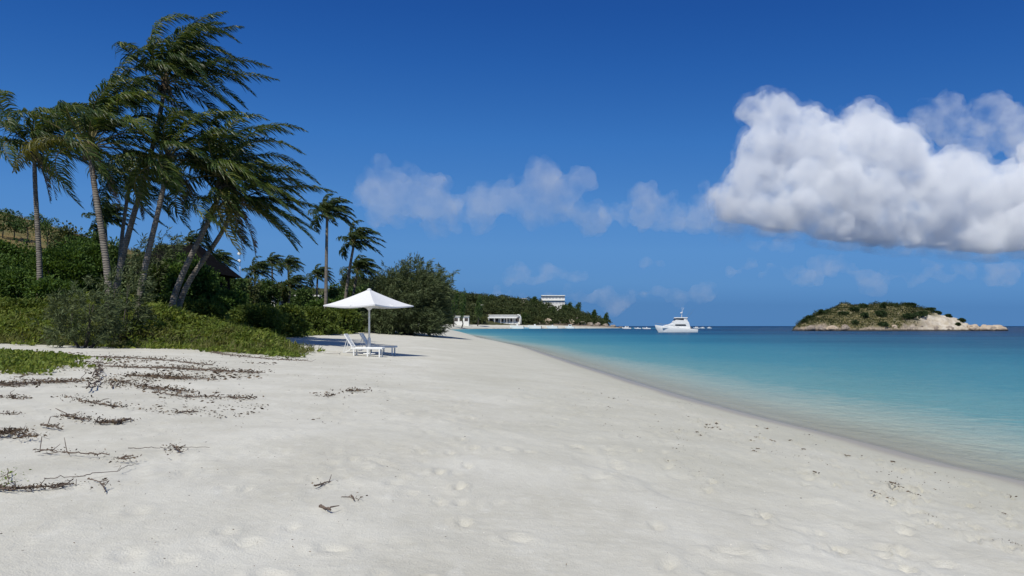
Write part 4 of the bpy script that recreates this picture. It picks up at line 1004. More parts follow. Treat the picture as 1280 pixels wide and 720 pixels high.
V = np.stack([prof[:, 0][:, None] * np.cos(th), prof[:, 0][:, None] * np.sin(th), np.repeat(prof[:, 1][:, None], 24, 1)], -1).reshape(-1, 3)
i = np.arange(len(prof) - 1)[:, None] * 24; j = np.arange(24)[None, :]
g = Geo(); g.add(V, np.stack([i + j, i + (j + 1) % 24, i + 24 + (j + 1) % 24, i + 24 + j], -1).reshape(-1, 4))
hb = g.build('hub', M['canvas'], u, True); hb.modifiers.new('cloth', 'SOLIDIFY').thickness = .01
for k in range(8):
    q = R(197 + 45 * k); rr = Rc * (.98 if k % 2 == 0 else .69)
    s = np.array([math.cos(q), math.sin(q), 0])
    g = Geo(); a0 = np.array([0, 0, Hc - .22]); b0 = s * rr * .97 + np.array([0, 0, ze - .05])
    mid = s * rr * .5 + np.array([0, 0, ze + (Hc - ze) * .5 ** 1.22 - .14])
    g.tube([a0, mid, b0 + np.array([0, 0, .0])], .013, 6); g.tube([np.array([0, 0, 57 * SC]), mid], .011, 6); g.build('rib', M['white'], u)

# ------------------------------------------------------------------ loungers
def lounger(px, py, label, zr):
    b = hit(px, py)
    t = thing('beach_lounger', b, label, 'lounger', 'loungers under the beach umbrella', zr)
    h = .33; Ln = 1.42; Wd_ = .64; bl = .68; ba = R(58)
    g = Geo()
    for sy in (-Wd_ / 2, Wd_ / 2 - .05): g.box(0, Ln, sy, sy + .05, h - .05, h + .035)
    for sx in (0, Ln - .05): g.box(sx + .001, sx + .049, -Wd_ / 2 + .05, Wd_ / 2 - .05, h - .045, h + .03)
    bevel(g.build('frame', M['white'], t), .01)
    g = Geo()
    for k in range(13): g.box(.07 + k * .102, .155 + k * .102, -Wd_ / 2 + .052, Wd_ / 2 - .052, h + .0, h + .022)
    bevel(g.build('seat', M['white'], t), .004, 1)
    bk = Geo(); c, s = math.cos(ba), math.sin(ba)
    def bar(u0, u1, y0, y1, t0, t1):
        q = []
        for z_ in (t0, t1):
            for y_ in (y0, y1):
                for u_ in (u0, u1): q.append((.04 - u_ * c + z_ * s, y_, h + .04 + u_ * s + z_ * c))
        bk.add(q, [(0, 1, 3, 2), (4, 6, 7, 5), (0, 4, 5, 1), (1, 5, 7, 3), (3, 7, 6, 2), (2, 6, 4, 0)])
    bar(0, bl, -Wd_ / 2, -Wd_ / 2 + .05, 0, .05); bar(0, bl, Wd_ / 2 - .05, Wd_ / 2, 0, .05); bar(bl - .05, bl, -Wd_ / 2 + .05, Wd_ / 2 - .05, .002, .048)
    for k in range(6): bar(.03 + k * .115, .12 + k * .115, -Wd_ / 2 + .051, Wd_ / 2 - .051, .015, .036)
    bk.build('backrest', M['white'], t)
    g = Geo(); g.tube([(.04 - .45 * c, -.22, h + .04 + .45 * s), (-.36, -.22, .12), (-.36, .22, .12), (.04 - .45 * c, .22, h + .04 + .45 * s)], .014, 6)
    g.tube([(-.36, -.2, .12), (.02, -.2, h - .02)], .014, 6); g.tube([(-.36, .2, .12), (.02, .2, h - .02)], .014, 6); g.build('backrest_support', M['white'], t)
    for sx in (.10, .72, Ln - .16):
        for sy in (-Wd_ / 2 + .002, Wd_ / 2 - .06):
            g = Geo(); g.box(sx, sx + .058, sy, sy + .058, -.08, h - .052); bevel(g.build('leg', M['white'], t), .006, 1)
    return t
lounger(440.5, 444.2, 'white wooden lounger on the near side of the umbrella pole, backrest raised in full sun', R(-2))
lounger(459, 441.6, 'white lounger beyond the umbrella pole, lying in the shade of the umbrella', R(-4))
pb = hit(415, 442.5); t = thing('bleached_plank', pb, 'pale flat plank lying on the sand left of the loungers', 'plank', None, R(6))
g = Geo(); g.box(-.38, .38, -.10, .10, .03, .07); bevel(g.build('board', M['plank'], t), .01)
g = Geo(); g.box(-.33, -.26, -.14, .14, -.03, .028); g.box(.26, .33, -.14, .14, -.03, .028); g.build('batten', M['plank'], t)

# ------------------------------------------------------------------ dark house behind the palms
Yh = 62; hx, hy = at(222, Yh); hz = zt(hx, hy)
hs_ = thing('dark_house', (hx, hy, hz), 'dark timber house with a steep black roof behind the leaning palms', 'house')
zr_ = EYE + (HOR - 303) * Yh / F - hz; ev = EYE + (HOR - 342) * Yh / F - hz
g = Geo(); g.box(-2.2, 2.3, 0, 5, -.6, ev + .05); g.build('wall', M['dark_timber'], hs_)
g = Geo(); g.add([(-3.0, -.8, ev), (3.1, -.8, ev), (3.1, 5.8, ev), (-3.0, 5.8, ev), (-2.3, 1.6, zr_), (.55, 1.6, zr_), (.55, 3.4, zr_), (-2.3, 3.4, zr_)],
      [(0, 1, 5, 4), (1, 2, 6, 5), (2, 3, 7, 6), (3, 0, 4, 7), (4, 5, 6, 7), (3, 2, 1, 0)]); g.build('roof', M['dark_roof'], hs_)
g = Geo(); g.box(-1.2, .5, -.04, .03, ev - 1.3, ev - .3); wn = g.build('window', M['glass_dark'], hs_)
g = Geo(); g.box(-1.28, .58, -.03, .028, ev - .298, ev - .22); g.box(-1.28, .58, -.03, .028, ev - 1.38, ev - 1.302); g.build('frame', M['grey_roof'], wn)
g = Geo(); g.box(1.0, 1.9, -.05, .03, -.2, 1.95); g.build('door', M['opening'], hs_)

# mast with two white drums
mb = ground(300, 150); ms = thing('antenna_mast', mb, 'thin mast with two white drum aerials rising behind the trees', 'mast')
zt_ = EYE + (HOR - 313) * 150 / F - mb[2]
g = Geo(); g.tube([(0, 0, -1), (0, 0, zt_)], [.07, .04], 8); g.build('pole', M['steel'], ms, True)
for py in (317.5, 326.5):
    zz = EYE + (HOR - py) * 150 / F - mb[2]
    g = Geo(); g.tube([(0, -.62, zz), (0, -.6, zz), (0, -.15, zz), (0, -.1, zz)], [.22, .28, .28, .15], 18); g.build('drum_aerial', M['white'], ms, True)

# pavilion with white pillars and a low bungalow roof
Yp = 112
def pavilion():
    b = ground(346, Yp); s = Yp / F
    t = thing('beach_pavilion', b, 'small pavilion with pale pillars half hidden behind the dune bushes', 'pavilion')
    top = EYE + (HOR - 362) * s - b[2]
    for dx in (-.55, 0.55):
        for dy in (0, 2.2):
            g = Geo(); g.box(dx - .28, dx + .28, dy, dy + .5, -1, top); bevel(g.build('pillar', M['white_wall'], t), .03)
    g = Geo(); g.box(-1.0, 1.1, -.3, 3, top + .004, top + .22); g.box(-.85, .95, -.15, 2.85, top + .224, top + .42); bevel(g.build('roof', M['grey_roof'], t), .03)
pavilion()
b = ground(382, 116); t = thing('low_bungalow', b, 'low bungalow with a flat grey roof among the trees left of the umbrella', 'bungalow')
zr_ = EYE + (HOR - 369) * 116 / F - b[2]
g = Geo(); g.box(-2.6, 2.4, 0, 5, -1, zr_ - .25); g.build('wall', M['grey_roof'], t)
g = Geo(); g.box(-3.2, 2.2, -.9, 5.5, zr_ - .246, zr_); bevel(g.build('roof', M['white_wall'], t), .03)
g = Geo(); g.box(-1.6, 1.4, -.04, .02, zr_ - 1.6, zr_ - .6); g.build('window', M['glass_dark'], t)
g = Geo(); g.box(1.65, 2.25, -.06, .02, zr_ - 2.1, zr_ - .35); g.build('door', M['opening'], t)

# ------------------------------------------------------------------ FAR HEADLAND: buildings
def bld(px0, px1, py0, py1, Y, label, cat, name, depth=9, mat='white_wall', storeys=1, bays=4, roof='flat', arch=False, roofm='white_wall', winm='opening'):
    s = Y / F; b = np.array([(px0 + px1) / 2 * s - 640 * s, Y, 0]); zb = EYE + (HOR - py1) * s; b[2] = zb
    t = thing(name, b, label, cat); W2 = (px1 - px0) / 2 * s; H = (py1 - py0) * s
    sub = zt(b[0], Y) - zb
    g = Geo(); g.box(-W2, W2, 0, depth, min(-1.5, sub - 1), H); g.build('wall', M[mat], t)
    g = Geo(); g.box(-W2 - .5, W2 + .5, -1.1, depth + .5, H + .004, H + .45); bevel(g.build('roof', M[roofm], t), .06)
    sh = H / storeys; bw = 2 * W2 / bays
    for k in range(storeys):
        for q in range(bays):
            x0 = -W2 + bw * (q + .16); x1 = -W2 + bw * (q + .84)
            f = Geo(); f.box(x0, x1, -.10, .06, sh * k + sh * (.14 if storeys == 1 else .30), sh * k + sh * .70); wv = f.build('window', M[winm], t)
            f = Geo(); f.box(x0 - .12, x0 - .003, -.16, .05, sh * k + sh * .10, sh * k + sh * .74); f.box(x1 + .003, x1 + .12, -.16, .05, sh * k + sh * .10, sh * k + sh * .74); f.box(x0 - .12, x1 + .12, -.17, .05, sh * k + sh * .74 + .003, sh * k + sh * .80); f.build('frame', M[mat], wv)
        if storeys > 1:
            f = Geo(); f.box(-W2 - .3, W2 + .3, -1.6, -.2, sh * k + sh * .92, sh * k + sh); f.build('balcony', M[mat], t)
    return t, W2, H
bld(567, 586, 395.5, 402.5, 720, 'small white beach hut with a dark doorway at the bend of the bay', 'beach hut', 'beach_hut', 7, bays=3)
t, W2, H = bld(611, 650, 394, 403.5, 830, 'long white beach pavilion with open shaded front at the head of the bay', 'pavilion', 'white_pavilion', 12, bays=6)
g = Geo(); g.box(-W2 - 1, W2 - 3.5, -3.6, -.5, H * .60, H * .74); g.build('awning', M['white'], t)
for q in range(5): g = Geo(); g.box(-W2 + q * 6.3 - .2, -W2 + q * 6.3 + .2, -3.5, -3.1, -1, H * .598); g.build('post', M['white'], t)
g = Geo(); th = np.linspace(0, math.pi / 2, 9); xo = W2 - 2.6 + 3.4 * np.sin(th); zo = H - 3.2 + 3.6 * np.cos(th)
P = np.vstack([np.stack([xo, np.full(9, -1.8), zo], 1), [[W2 + .8, -1.8, -1]]]); g.tube(P, .55, 8); g.build('arch', M['white'], t, True)
bld(584, 604, 381.5, 385.5, 870, 'pale roof of a villa half hidden by trees left of the pavilion', 'villa', 'hillside_villa', 8, bays=4)
bld(626, 640, 372.5, 377, 930, 'white flat-roofed villa on the skyline of the headland', 'villa', 'skyline_villa', 9, bays=3)
bld(651, 658, 373.5, 378, 930, 'small cream villa between the trees on the headland skyline', 'villa', 'cream_villa', 8, 'cream', bays=2, roofm='cream')
bld(677, 706, 369.5, 381, 935, 'large white two-storey building on top of the headland', 'building', 'hilltop_building', 14, storeys=2, bays=7, winm='pale_window')
bld(254, 262, 374, 380, 96, 'white hut corner showing through the bushes behind the crossed palms', 'hut', 'garden_hut', 3, bays=1)

# the wood on the headland: one mass, plus the trees that stand out
def headland_fn(x, y, z, d, e, r):
    px = 640 + F * x / y
    clear = ((px > 674) & (px < 709) & (y > 924) & (y < 952)) | ((px > 624) & (px < 660) & (y > 921) & (y < 945)) | ((px > 606) & (px < 653) & (y > 770) & (y < 850)) | ((px > 564) & (px < 588) & (y < 735)) | ((px > 582) & (px < 606) & (y > 850) & (y < 885))
    return (e > 3) & (y > 380) & ~clear & (px > 430) & (px < 790)
x, y, z, e, rng = scatter(90000, (-230, 135, 380, 1040), headland_fn, 501)
nc = min(len(x), 7000); ii = rng.choice(len(x), nc, replace=False)
cr = (1.6 + 5.0 * rng.random(nc) ** 2) * np.where(e[ii] < 14, .6, 1.0); n_each = 40
Pd = unit(rng.normal(size=(nc, n_each, 3))); Pd[..., 2] = np.abs(Pd[..., 2]) * 1.1 - .2
Pp = np.stack([x[ii], y[ii], z[ii] + cr * 1.1], 1)[:, None, :] + Pd * cr[:, None, None] * np.array([1, 1, .85]) * rng.uniform(.65, 1.08, (nc, n_each, 1))
g = Geo(); g.add(*leaf_faces(Pp.reshape(-1, 3), unit(Pd.reshape(-1, 3) + .4 * rng.normal(size=(nc * n_each, 3)) + np.array([0, 0, .3])), 1.5, .75, rng))
tag(g.build('headland_wood', leafmat('headland_leaf', [(.030, .046, .018), (.062, .082, .028), (.125, .140, .052)], .2, .6, .07)), 'dense green wood covering the far headland', 'wood', kind='stuff')
HT = [(567, 640, 358, 9, 'tall tree standing out at the landward end of the headland'), (577, 660, 361, 8, 'tree just right of the casuarina on the headland skyline'), (597, 740, 369, 9, 'broad tree on the headland skyline above the villa roof'), (613, 900, 367, 10, 'tree left of the white skyline villa'),
      (645, 915, 371, 8, 'tree between the white and the cream villa'), (667, 915, 371, 9, 'tree just left of the large hilltop building'), (712, 930, 377, 8, 'tree just right of the large hilltop building'), (722, 930, 377, 8, 'flat-topped tree on the sloping end of the headland'),
      (742, 925, 387, 7, 'small tree low on the seaward slope of the headland'), (757, 935, 391, 7, 'last tree at the seaward tip of the headland'), (690, 900, 382.5, 15, 'dark tree below the large hilltop building'), (679, 908, 380, 10, 'tree in front of the left corner of the hilltop building'), (704, 912, 381, 11, 'tree in front of the right corner of the hilltop building'), (655, 850, 390, 7, 'light tree right of the long pavilion')]
for k, (px, Y, top, wpx, lab) in enumerate(HT):
    b = ground(px, Y); H = max(5, EYE + (HOR - top) * Y / F - b[2]); rw = wpx / 2 * Y / F
    tree('headland_tree', b, H, (rw, rw, H * .47), lab, 'tree', 1300, 1.1, M['tree_leaf'], 'trees standing out on the headland', 520 + k, .1, far=True, lumps=14)

rng = np.random.default_rng(611)
protos = []
for k in range(3):
    protos.append(tree('wood_tree', (0, 0, -50), 11, (4.6, 4.2, 4.0), 'round green tree in the wood on the far headland', 'tree', 420, 1.15, leafmat('wood_leaf_%s' % 'abc'[k], [[(.03, .05, .018), (.055, .08, .026), (.10, .13, .045)], [(.018, .034, .014), (.036, .058, .02), (.07, .095, .032)], [(.05, .062, .02), (.085, .10, .03), (.14, .155, .055)]][k], .25, .6, .1), 'round trees in the wood on the headland', 612 + k, .1, far=True, lumps=12))
put = 0
while put < 64:
    y = rng.uniform(790, 985); px = rng.uniform(560, 752); x = (px - 640) / F * y
    z, d, e = terrain(np.array([x]), np.array([y]), True)
    if e[0] < 6 or not headland_fn(np.array([x]), np.array([y]), z, d, e, rng)[0]: continue
    o = protos[put % 3] if put < 3 else copy_tree(protos[put % 3])
    sc_ = rng.uniform(.55, 1.15); o.location = (x, y, z[0] - .5); o.rotation_euler = (0, 0, rng.uniform(0, 6.28)); o.scale = (sc_, sc_, sc_ * rng.uniform(.8, 1.15)); put += 1

# ------------------------------------------------------------------ boulders
def boulder(loc, rad, label, mat, seed, group, name='boulder'):
    bm = bmesh.new(); bmesh.ops.create_icosphere(bm, subdivisions=4, radius=1)
    off = Vector((seed * 3.7, seed * 1.3, 0))
    for v in bm.verts:
        n1 = mnoise.fractal(v.co * 1.1 + off, 1, 2, 4); n2 = mnoise.cell(v.co * 1.6 + off)
        v.co *= 1 + .26 * n1 + .10 * n2
        v.co.x *= rad[0]; v.co.y *= rad[1]; v.co.z *= rad[2]
    me = bpy.data.meshes.new(name); bm.to_mesh(me); bm.free(); me.materials.append(mat)
    o = bpy.data.objects.new(name, me); C.objects.link(o); o.location = loc
    return tag(o, label, 'boulder', group)
BR = [(684, 862, 10.5, 4.0, 5.2, 'g', 'big pale dome-shaped boulder right of the white pavilion'), (713, 880, 9, 4, 4.6, 'g', 'pale boulder half way along the foot of the headland'), (672, 850, 6, 3, 2.4, 'g', 'low boulder left of the big dome-shaped one'),
      (698, 868, 7, 3, 2.4, 'g', 'low boulder between the two big pale ones'), (728, 888, 8, 4, 3.6, 'g', 'grey boulder under the seaward slope'), (738, 893, 7, 4, 3.0, 'g', 'brownish boulder under the last big trees'), (747, 897, 6, 4, 3.4, 'g', 'tall boulder near the tip of the headland'),
      (757, 903, 6, 4, 2.6, 'g', 'boulder at the seaward foot of the headland'), (766, 908, 6, 4, 2.2, 'g', 'boulder at the very tip of the headland'), (776, 915, 7, 4, 1.5, 'g', 'flat rock in the water off the tip'), (787, 918, 6, 3, 1.1, 'g', 'lowest rock farthest off the tip'), (722, 897, 6, 3, 6.0, 'g', 'rounded boulder showing between the trees')]
for k, (px, Y, rx, ry, rz, c, lab) in enumerate(BR):
    x_, y_ = at(px, Y); zz = max(zt(x_, y_), -.6)
    boulder((x_, y_, zz + rz * .25), (rx * .5, ry, rz * .85), lab, M['rock_pale' if k in (0, 1) else 'rock_grey'], 30 + k, 'boulders along the foot of the headland')

# ------------------------------------------------------------------ ISLAND
YI = 414; SI = YI / F
prof = np.array([(984, 416), (990, 412), (998, 408.5), (1004, 404), (1012, 400), (1022, 396), (1035, 390), (1050, 386), (1065, 381.5), (1085, 378.5), (1100, 379), (1115, 379.5), (1135, 378), (1150, 380), (1165, 384), (1180, 388.5), (1195, 394), (1205, 398.5), (1215, 403), (1230, 407), (1247, 411.5), (1253, 417)])
nx, ny = 240, 110
ix = np.linspace(148, 258, nx); iy = np.linspace(YI - 16, YI + 62, ny)
IX, IY = np.meshgrid(ix, iy)
ht = EYE + (HOR - np.interp(ix / SI + 640, prof[:, 0], prof[:, 1])) * SI
fr = (IY - (YI - 12)) / 26
IZ = ht[None, :] * np.where(fr < 1, 1 - (1 - np.clip(fr, 0, 1)) ** 2.1, 1 - np.clip((fr - 1) / 1.6, 0, 1) ** 2)
IZ = IZ * (1 + .16 * fbm(IX / 9, IY / 9, 3, 71)) + 1.5 * fbm(IX / 3.6, IY / 3.6, 4, 72) - .5
rk_ = np.floor(IZ / 1.3 + .5 * fbm(IX / 5, IY / 5, 2, 75)) * 1.3; IZ = IZ * .6 + rk_ * .4
IZ = IZ - 7 * sstep(.80, 1.12, np.sqrt(((IX - 200.5) / 56) ** 2 + ((IY - 421) / 26) ** 2))
IZ = IZ - 1.5 * (fr < .02)
IZ = IZ - 2.5 * (1 - np.minimum(sstep(984, 996, IX / SI + 640), sstep(1255, 1240, IX / SI + 640)))
idx = np.arange(nx * ny).reshape(ny, nx)
isl = mk('island', np.stack([IX, IY, IZ], -1).reshape(-1, 3), [np.stack([idx[:-1, :-1], idx[:-1, 1:], idx[1:, 1:], idx[1:, :-1]], -1).reshape(-1, 4)], None, smooth=True)
tag(isl, 'small rocky islet with pale rock face and olive scrub', 'island', kind='structure')
def island_z(x, y):
    i = np.clip(np.searchsorted(ix, x), 0, nx - 1); j = np.clip(np.searchsorted(iy, y), 0, ny - 1); return IZ[j, i]
pxg = IX / SI + 640
bare = sstep(1115, 1150, pxg + 18 * fbm(IX / 8, IY / 8, 3, 73)) * sstep(9.5, 6.0, IZ + 2.2 * fbm(IX / 6, IY / 6, 3, 74)) + sstep(1160, 1190, pxg) * sstep(12.5, 9, IZ)
bare = np.clip(bare + sstep(2.4, 1.2, IZ + 3.2 * fbm(IX / 5, IY / 5, 3, 76)), 0, 1)
attr(isl, 'bare_rock', bare.ravel()); attr(isl, 'pale', (sstep(1105, 1165, pxg + 25 * fbm(IX / 7, IY / 7, 3, 79))).ravel())
def island_mat():
    m, n, out = new_mat('islet_ground')
    p = nd(n, 'ShaderNodeBsdfPrincipled'); p.inputs['Roughness'].default_value = .95; p.inputs['Specular IOR Level'].default_value = .1
    g = nd(n, 'ShaderNodeNewGeometry'); pos = g.outputs['Position']
    f = noise_(n, .28, 5, .65, pos); f2 = noise_(n, .9, 5, .7, pos)
    veg = mixc(n, ramp(n, f, [(.38, (0, 0, 0)), (.62, (1, 1, 1))]), rgb(.085, .085, .035), rgb(.17, .145, .07))
    veg = mixc(n, ramp(n, f2, [(.52, (0, 0, 0)), (.66, (1, 1, 1))]), veg, rgb(.30, .26, .19))
    rk = mixc(n, ramp(n, f, [(.40, (0, 0, 0)), (.6, (1, 1, 1))]), rgb(.55, .50, .43), rgb(.42, .36, .28))
    rk = mixc(n, attr_(n, 'pale'), mixc(n, ramp(n, f2, [(.42, (0, 0, 0)), (.58, (1, 1, 1))]), rgb(.34, .28, .22), rgb(.17, .14, .115)), rk)
    rk = mixc(n, ramp(n, f2, [(.60, (0, 0, 0)), (.74, (1, 1, 1))]), rk, rgb(.17, .14, .115))
    c = mixc(n, attr_(n, 'bare_rock'), veg, rk)
    sx = nd(n, 'ShaderNodeSeparateXYZ'); n.links.new(pos, sx.inputs[0])
    c = mixc(n, ramp(n, math_(n, 'MULTIPLY', math_(n, 'ADD', sx.outputs[2], math_(n, 'MULTIPLY', f2, -.8)), .5), [(.0, (1, 1, 1)), (.3, (0, 0, 0))]), c, rgb(.045, .04, .035))
    n.links.new(c, p.inputs['Base Color']); n.links.new(bump_(n, f2, .8, .5), p.inputs['Normal']); n.links.new(p.outputs[0], out.inputs[0]); return m
isl.data.materials.append(island_mat())
rng = np.random.default_rng(91); n = 52000
jx = rng.integers(0, nx - 1, n); jy = rng.integers(0, int(ny * .62), n)
k = (bare[jy, jx] + .5 * fbm(IX[jy, jx] / 5, IY[jy, jx] / 5, 3, 92) + .25 * rng.random(n) < .52)
jx, jy = jx[k], jy[k]
P = np.stack([IX[jy, jx] + rng.uniform(-.3, .3, len(jx)), IY[jy, jx] + rng.uniform(-.4, .4, len(jx)), IZ[jy, jx] + rng.random(len(jx)) ** 1.5 * 1.5 * np.clip(.6 + 1.6 * fbm(IX[jy, jx] / 3.5, IY[jy, jx] / 3.5, 3, 96), .1, 1.6)], 1)
g = Geo(); g.add(*leaf_faces(P, unit(rng.normal(size=P.shape) + np.array([0, 0, .5])), .6, .6, rng))
tag(g.build('islet_scrub', leafmat('islet_low_scrub', [(.020, .032, .011), (.044, .06, .02), (.10, .102, .04)], .15, .7, .12)), 'low olive scrub and grass over the crown of the islet', 'scrub', kind='stuff')
IB = [(1006, 2, 2.4, 1.5), (1018, 2.5, 2.2, 1.3), (1033, 3, 2.5, 1.4), (1048, 2, 2.0, 1.6), (1060, 2.5, 2.8, 1.5), (1076, 3, 2.2, 1.3), (1092, 2, 2.6, 1.4), (1108, 2.5, 2.4, 1.7), (1124, 2, 3.0, 1.5), (1140, 2.5, 2.2, 1.6), (1158, 2, 2.0, 1.2), (1176, 2.5, 2.4, 1.3), (1237, 3, 4.2, 1.6), (1222, 2, 3.4, 1.7), (1206, 3, 2.6, 1.8)]
IBL = ['boulder at the left tip of the islet', 'dark boulder second from the left tip of the islet', 'pale boulder near the left end of the islet', 'squat boulder under the left scrub of the islet', 'broad boulder at the waterline left of the middle', 'low boulder at the waterline below the olive slope',
       'grey boulder at the middle of the islet waterline', 'round boulder left of the pale rock face', 'wide boulder at the left foot of the pale rock face', 'boulder below the middle of the pale rock face', 'small boulder below the right half of the rock face', 'boulder at the right foot of the pale rock face',
       'smooth long boulder at the right tip of the islet', 'brown boulder just left of the smooth right tip', 'cracked boulder where the right slope meets the sea']
for k, ((px, dy, rx, rz), lab) in enumerate(zip(IB, IBL)):
    y_ = YI - 10 + dy; boulder(((px - 640) * SI, y_, .5), (rx * 1.15, 2.6, rz * 1.6), lab, M['rock_pale' if (k % 5 == 2 or k > 11) else 'rock_grey'], 60 + k, 'boulders round the islet')
IS = [(1012, 400, 7, 3.4, 'tiny bush near the left tip of the islet'), (1022, 396, 9, 4.5, 'round bush low on the left slope of the islet'), (1036, 390, 10, 6.5, 'bush standing out on the left skyline of the islet'), (1048, 388, 9, 4.5, 'bush on the left shoulder of the islet'),
      (1056, 391, 12, 5, 'wide bush on the left slope of the islet'), (1070, 386, 11, 5, 'dark bush in the middle of the left slope'), (1090, 382, 13, 6, 'bush at the left end of the islet crest'), (1076, 394, 10, 4.5, 'low bush under the left slope, near the boulders'), (1098, 392, 13, 7, 'large dark bush left of the crest hollow'),
      (1112, 382, 8, 6, 'upright bush on the crest hollow'), (1128, 381, 15, 4.5, 'flat wide bush on the crest of the islet'), (1146, 381, 14, 5.5, 'highest dark bush on the islet crest'), (1132, 397, 17, 8, 'big dark bush above the pale rock face'), (1148, 393, 17, 8, 'second dark bush above the pale rock face, right of the big one'),
      (1170, 387, 13, 5.5, 'dark bush on the right shoulder of the islet'), (1182, 390, 12, 4.5, 'bush halfway down the right skyline'), (1192, 395, 9, 5, 'bush low on the right skyline of the islet'), (1201, 399, 8, 4, 'last bush on the right slope of the islet'), (1094, 405, 12, 5, 'low dark bush near the waterline in the middle'), (1062, 403, 9, 4, 'low bush near the waterline on the left'), (1190, 404, 5, 3.4, 'tiny bush in a crack of the pale rock face')]
for k, (px, py, wpx, hp, lab) in enumerate(IS):
    x_ = (px - 640) * SI
    # find the depth on the slope where this height is reached
    col = IZ[:, np.clip(np.searchsorted(ix, x_), 0, nx - 1)]; zz = EYE + (HOR - py) * SI
    j = np.argmax(col >= zz - .8) if (col >= zz - .8).any() else int(np.argmax(col))
    rw = wpx / 2 * SI * 1.2
    bush('islet_bush', (x_, iy[j], col[j] - .5), (rw, rw, hp * SI * .6), lab, 'bush', 1100, .66, M['island_leaf'], 'bushes on the islet', 700 + k, .7, 12, .42, 2)

# ------------------------------------------------------------------ YACHT and small boats
def loft(secs):
    V = np.array([p for s in secs for p in s], float); m = len(secs[0]); q = []
    for i in range(len(secs) - 1):
        for j in range(m - 1): q.append((i * m + j, (i + 1) * m + j, (i + 1) * m + j + 1, i * m + j + 1))
    return V, q, [tuple(range(m)), tuple(range((len(secs) - 1) * m, len(secs) * m))[::-1]]
def prism(g, pts, y0, y1, inset=.0):
    """side profile (x,z) between two widths"""
    n = len(pts); V = [(x, y0, z) for x, z in pts] + [(x, y1, z) for x, z in pts]
    g.add(V, [(k, (k + 1) % n, (k + 1) % n + n, k + n) for k in range(n)]); g.F.setdefault(n, []).append(np.array([list(range(n))[::-1], list(range(n, 2 * n))]) + g.n - 2 * n)
YY = 308; s = YY / F
yo = thing('motor_yacht', at(845, YY) + (0,), 'white sport-fishing motor yacht with dark windows anchored in the bay', 'yacht', None, R(3))
x0, x1 = -8.3, 8.0       # bow to stern
secs = []
for t_ in np.linspace(0, 1, 16):
    xk = x0 + (x1 - x0) * t_; hb = 2.35 * min(1, (t_ * 2.1) ** .62) * (1 - .12 * max(0, t_ - .7)) + .03
    sh = 2.95 - 1.75 * t_ ** .8; rk = (1 - t_) ** 2
    xw = xk + rk * 1.5
    secs.append([(xk, -hb, sh), (xk + rk * .4, -hb * .97, sh * .55), (xw, -hb * .9, .05), (xw + .1, -hb * .4, -.6), (xw + .1, hb * .4, -.6), (xw, hb * .9, .05), (xk + rk * .4, hb * .97, sh * .55), (xk, hb, sh)])
g = Geo(); V, q, caps = loft(secs); g.add(V, q, caps)
m8 = 8; dk = [(i * m8 + 7, (i + 1) * m8 + 7, (i + 1) * m8, i * m8) for i in range(15)]
g.F.setdefault(4, []).append(np.array(dk)); bevel(g.build('hull', M['white'], yo, True), .03)
for o_ in [yo.children[0]]: o_.modifiers.new('edge', 'EDGE_SPLIT').split_angle = R(35)
g = Geo(); prism(g, [(-5.6, 2.35), (-2.0, 3.35), (-1.0, 4.05), (4.6, 4.05), (4.9, 2.9), (5.3, 1.5), (-5.6, 1.6)], -1.75, 1.75); bevel(g.build('cabin', M['white'], yo), .12, 3)
g = Geo(); prism(g, [(-1.0, 2.75), (-.6, 3.15), (3.2, 3.15), (3.6, 2.55), (-.3, 2.5)], -1.80, 1.80); g.build('saloon_window', M['glass_dark'], yo)
g = Geo(); prism(g, [(-1.3, 4.05), (-.4, 4.9), (3.9, 4.6), (4.5, 4.05)], -1.6, 1.6); bevel(g.build('flybridge', M['white'], yo), .08, 2)
g = Geo(); prism(g, [(-.9, 4.88), (-.3, 5.5), (2.7, 5.5), (2.6, 4.75), (-.35, 4.9)], -1.45, 1.45); g.build('windscreen', M['glass_dark'], yo)
g = Geo(); prism(g, [(-.6, 5.5), (-.2, 5.85), (4.1, 5.85), (4.3, 5.6), (4.0, 5.5)], -1.7, 1.7); prism(g, [(2.72, 4.62), (2.75, 5.48), (3.9, 5.48), (4.2, 4.3)], -1.5, 1.5); bevel(g.build('hardtop', M['white'], yo), .06, 2)
g = Geo(); g.tube([(2.2, 0, 5.85), (2.4, 0, 8.2)], [.16, .09], 8); g.tube([(2.4, 0, 8.0), (3.1, 0, 9.6)], .035, 6); g.tube([(2.4, 0, 8.0), (2.35, 0, 9.7)], .04, 6); g.tube([(2.1, 0, 7.4), (2.1, 0, 7.75)], [.5, .45], 12); g.build('mast', M['white'], yo, True)
g = Geo(); g.tube([(3.4, -1.5, 4.6), (6.4, -2.6, 9.0)], [.04, .015], 6); g.tube([(3.4, 1.5, 4.6), (6.4, 2.6, 9.0)], [.04, .015], 6); g.build('outrigger', M['steel'], yo)
g = Geo()
rl = [np.array([secs[i][0][0] + .15, secs[i][0][1] * .92, secs[i][0][2] + .72]) for i in range(0, 9)]; rr_ = [p * np.array([1, -1, 1]) for p in rl]
g.tube(rl, .03, 6); g.tube(rr_, .03, 6)
for p in rl[::2] + rr_[::2]: g.tube([p, p - np.array([0, 0, .75])], .025, 5)
g.build('bow_rail', M['steel'], yo)
g = Geo(); g.box(4.95, 7.3, -1.9, 1.9, 1.22, 1.34); g.box(5.0, 6.2, -.5, .5, 1.345, 2.0); g.build('cockpit', M['opening'], yo)

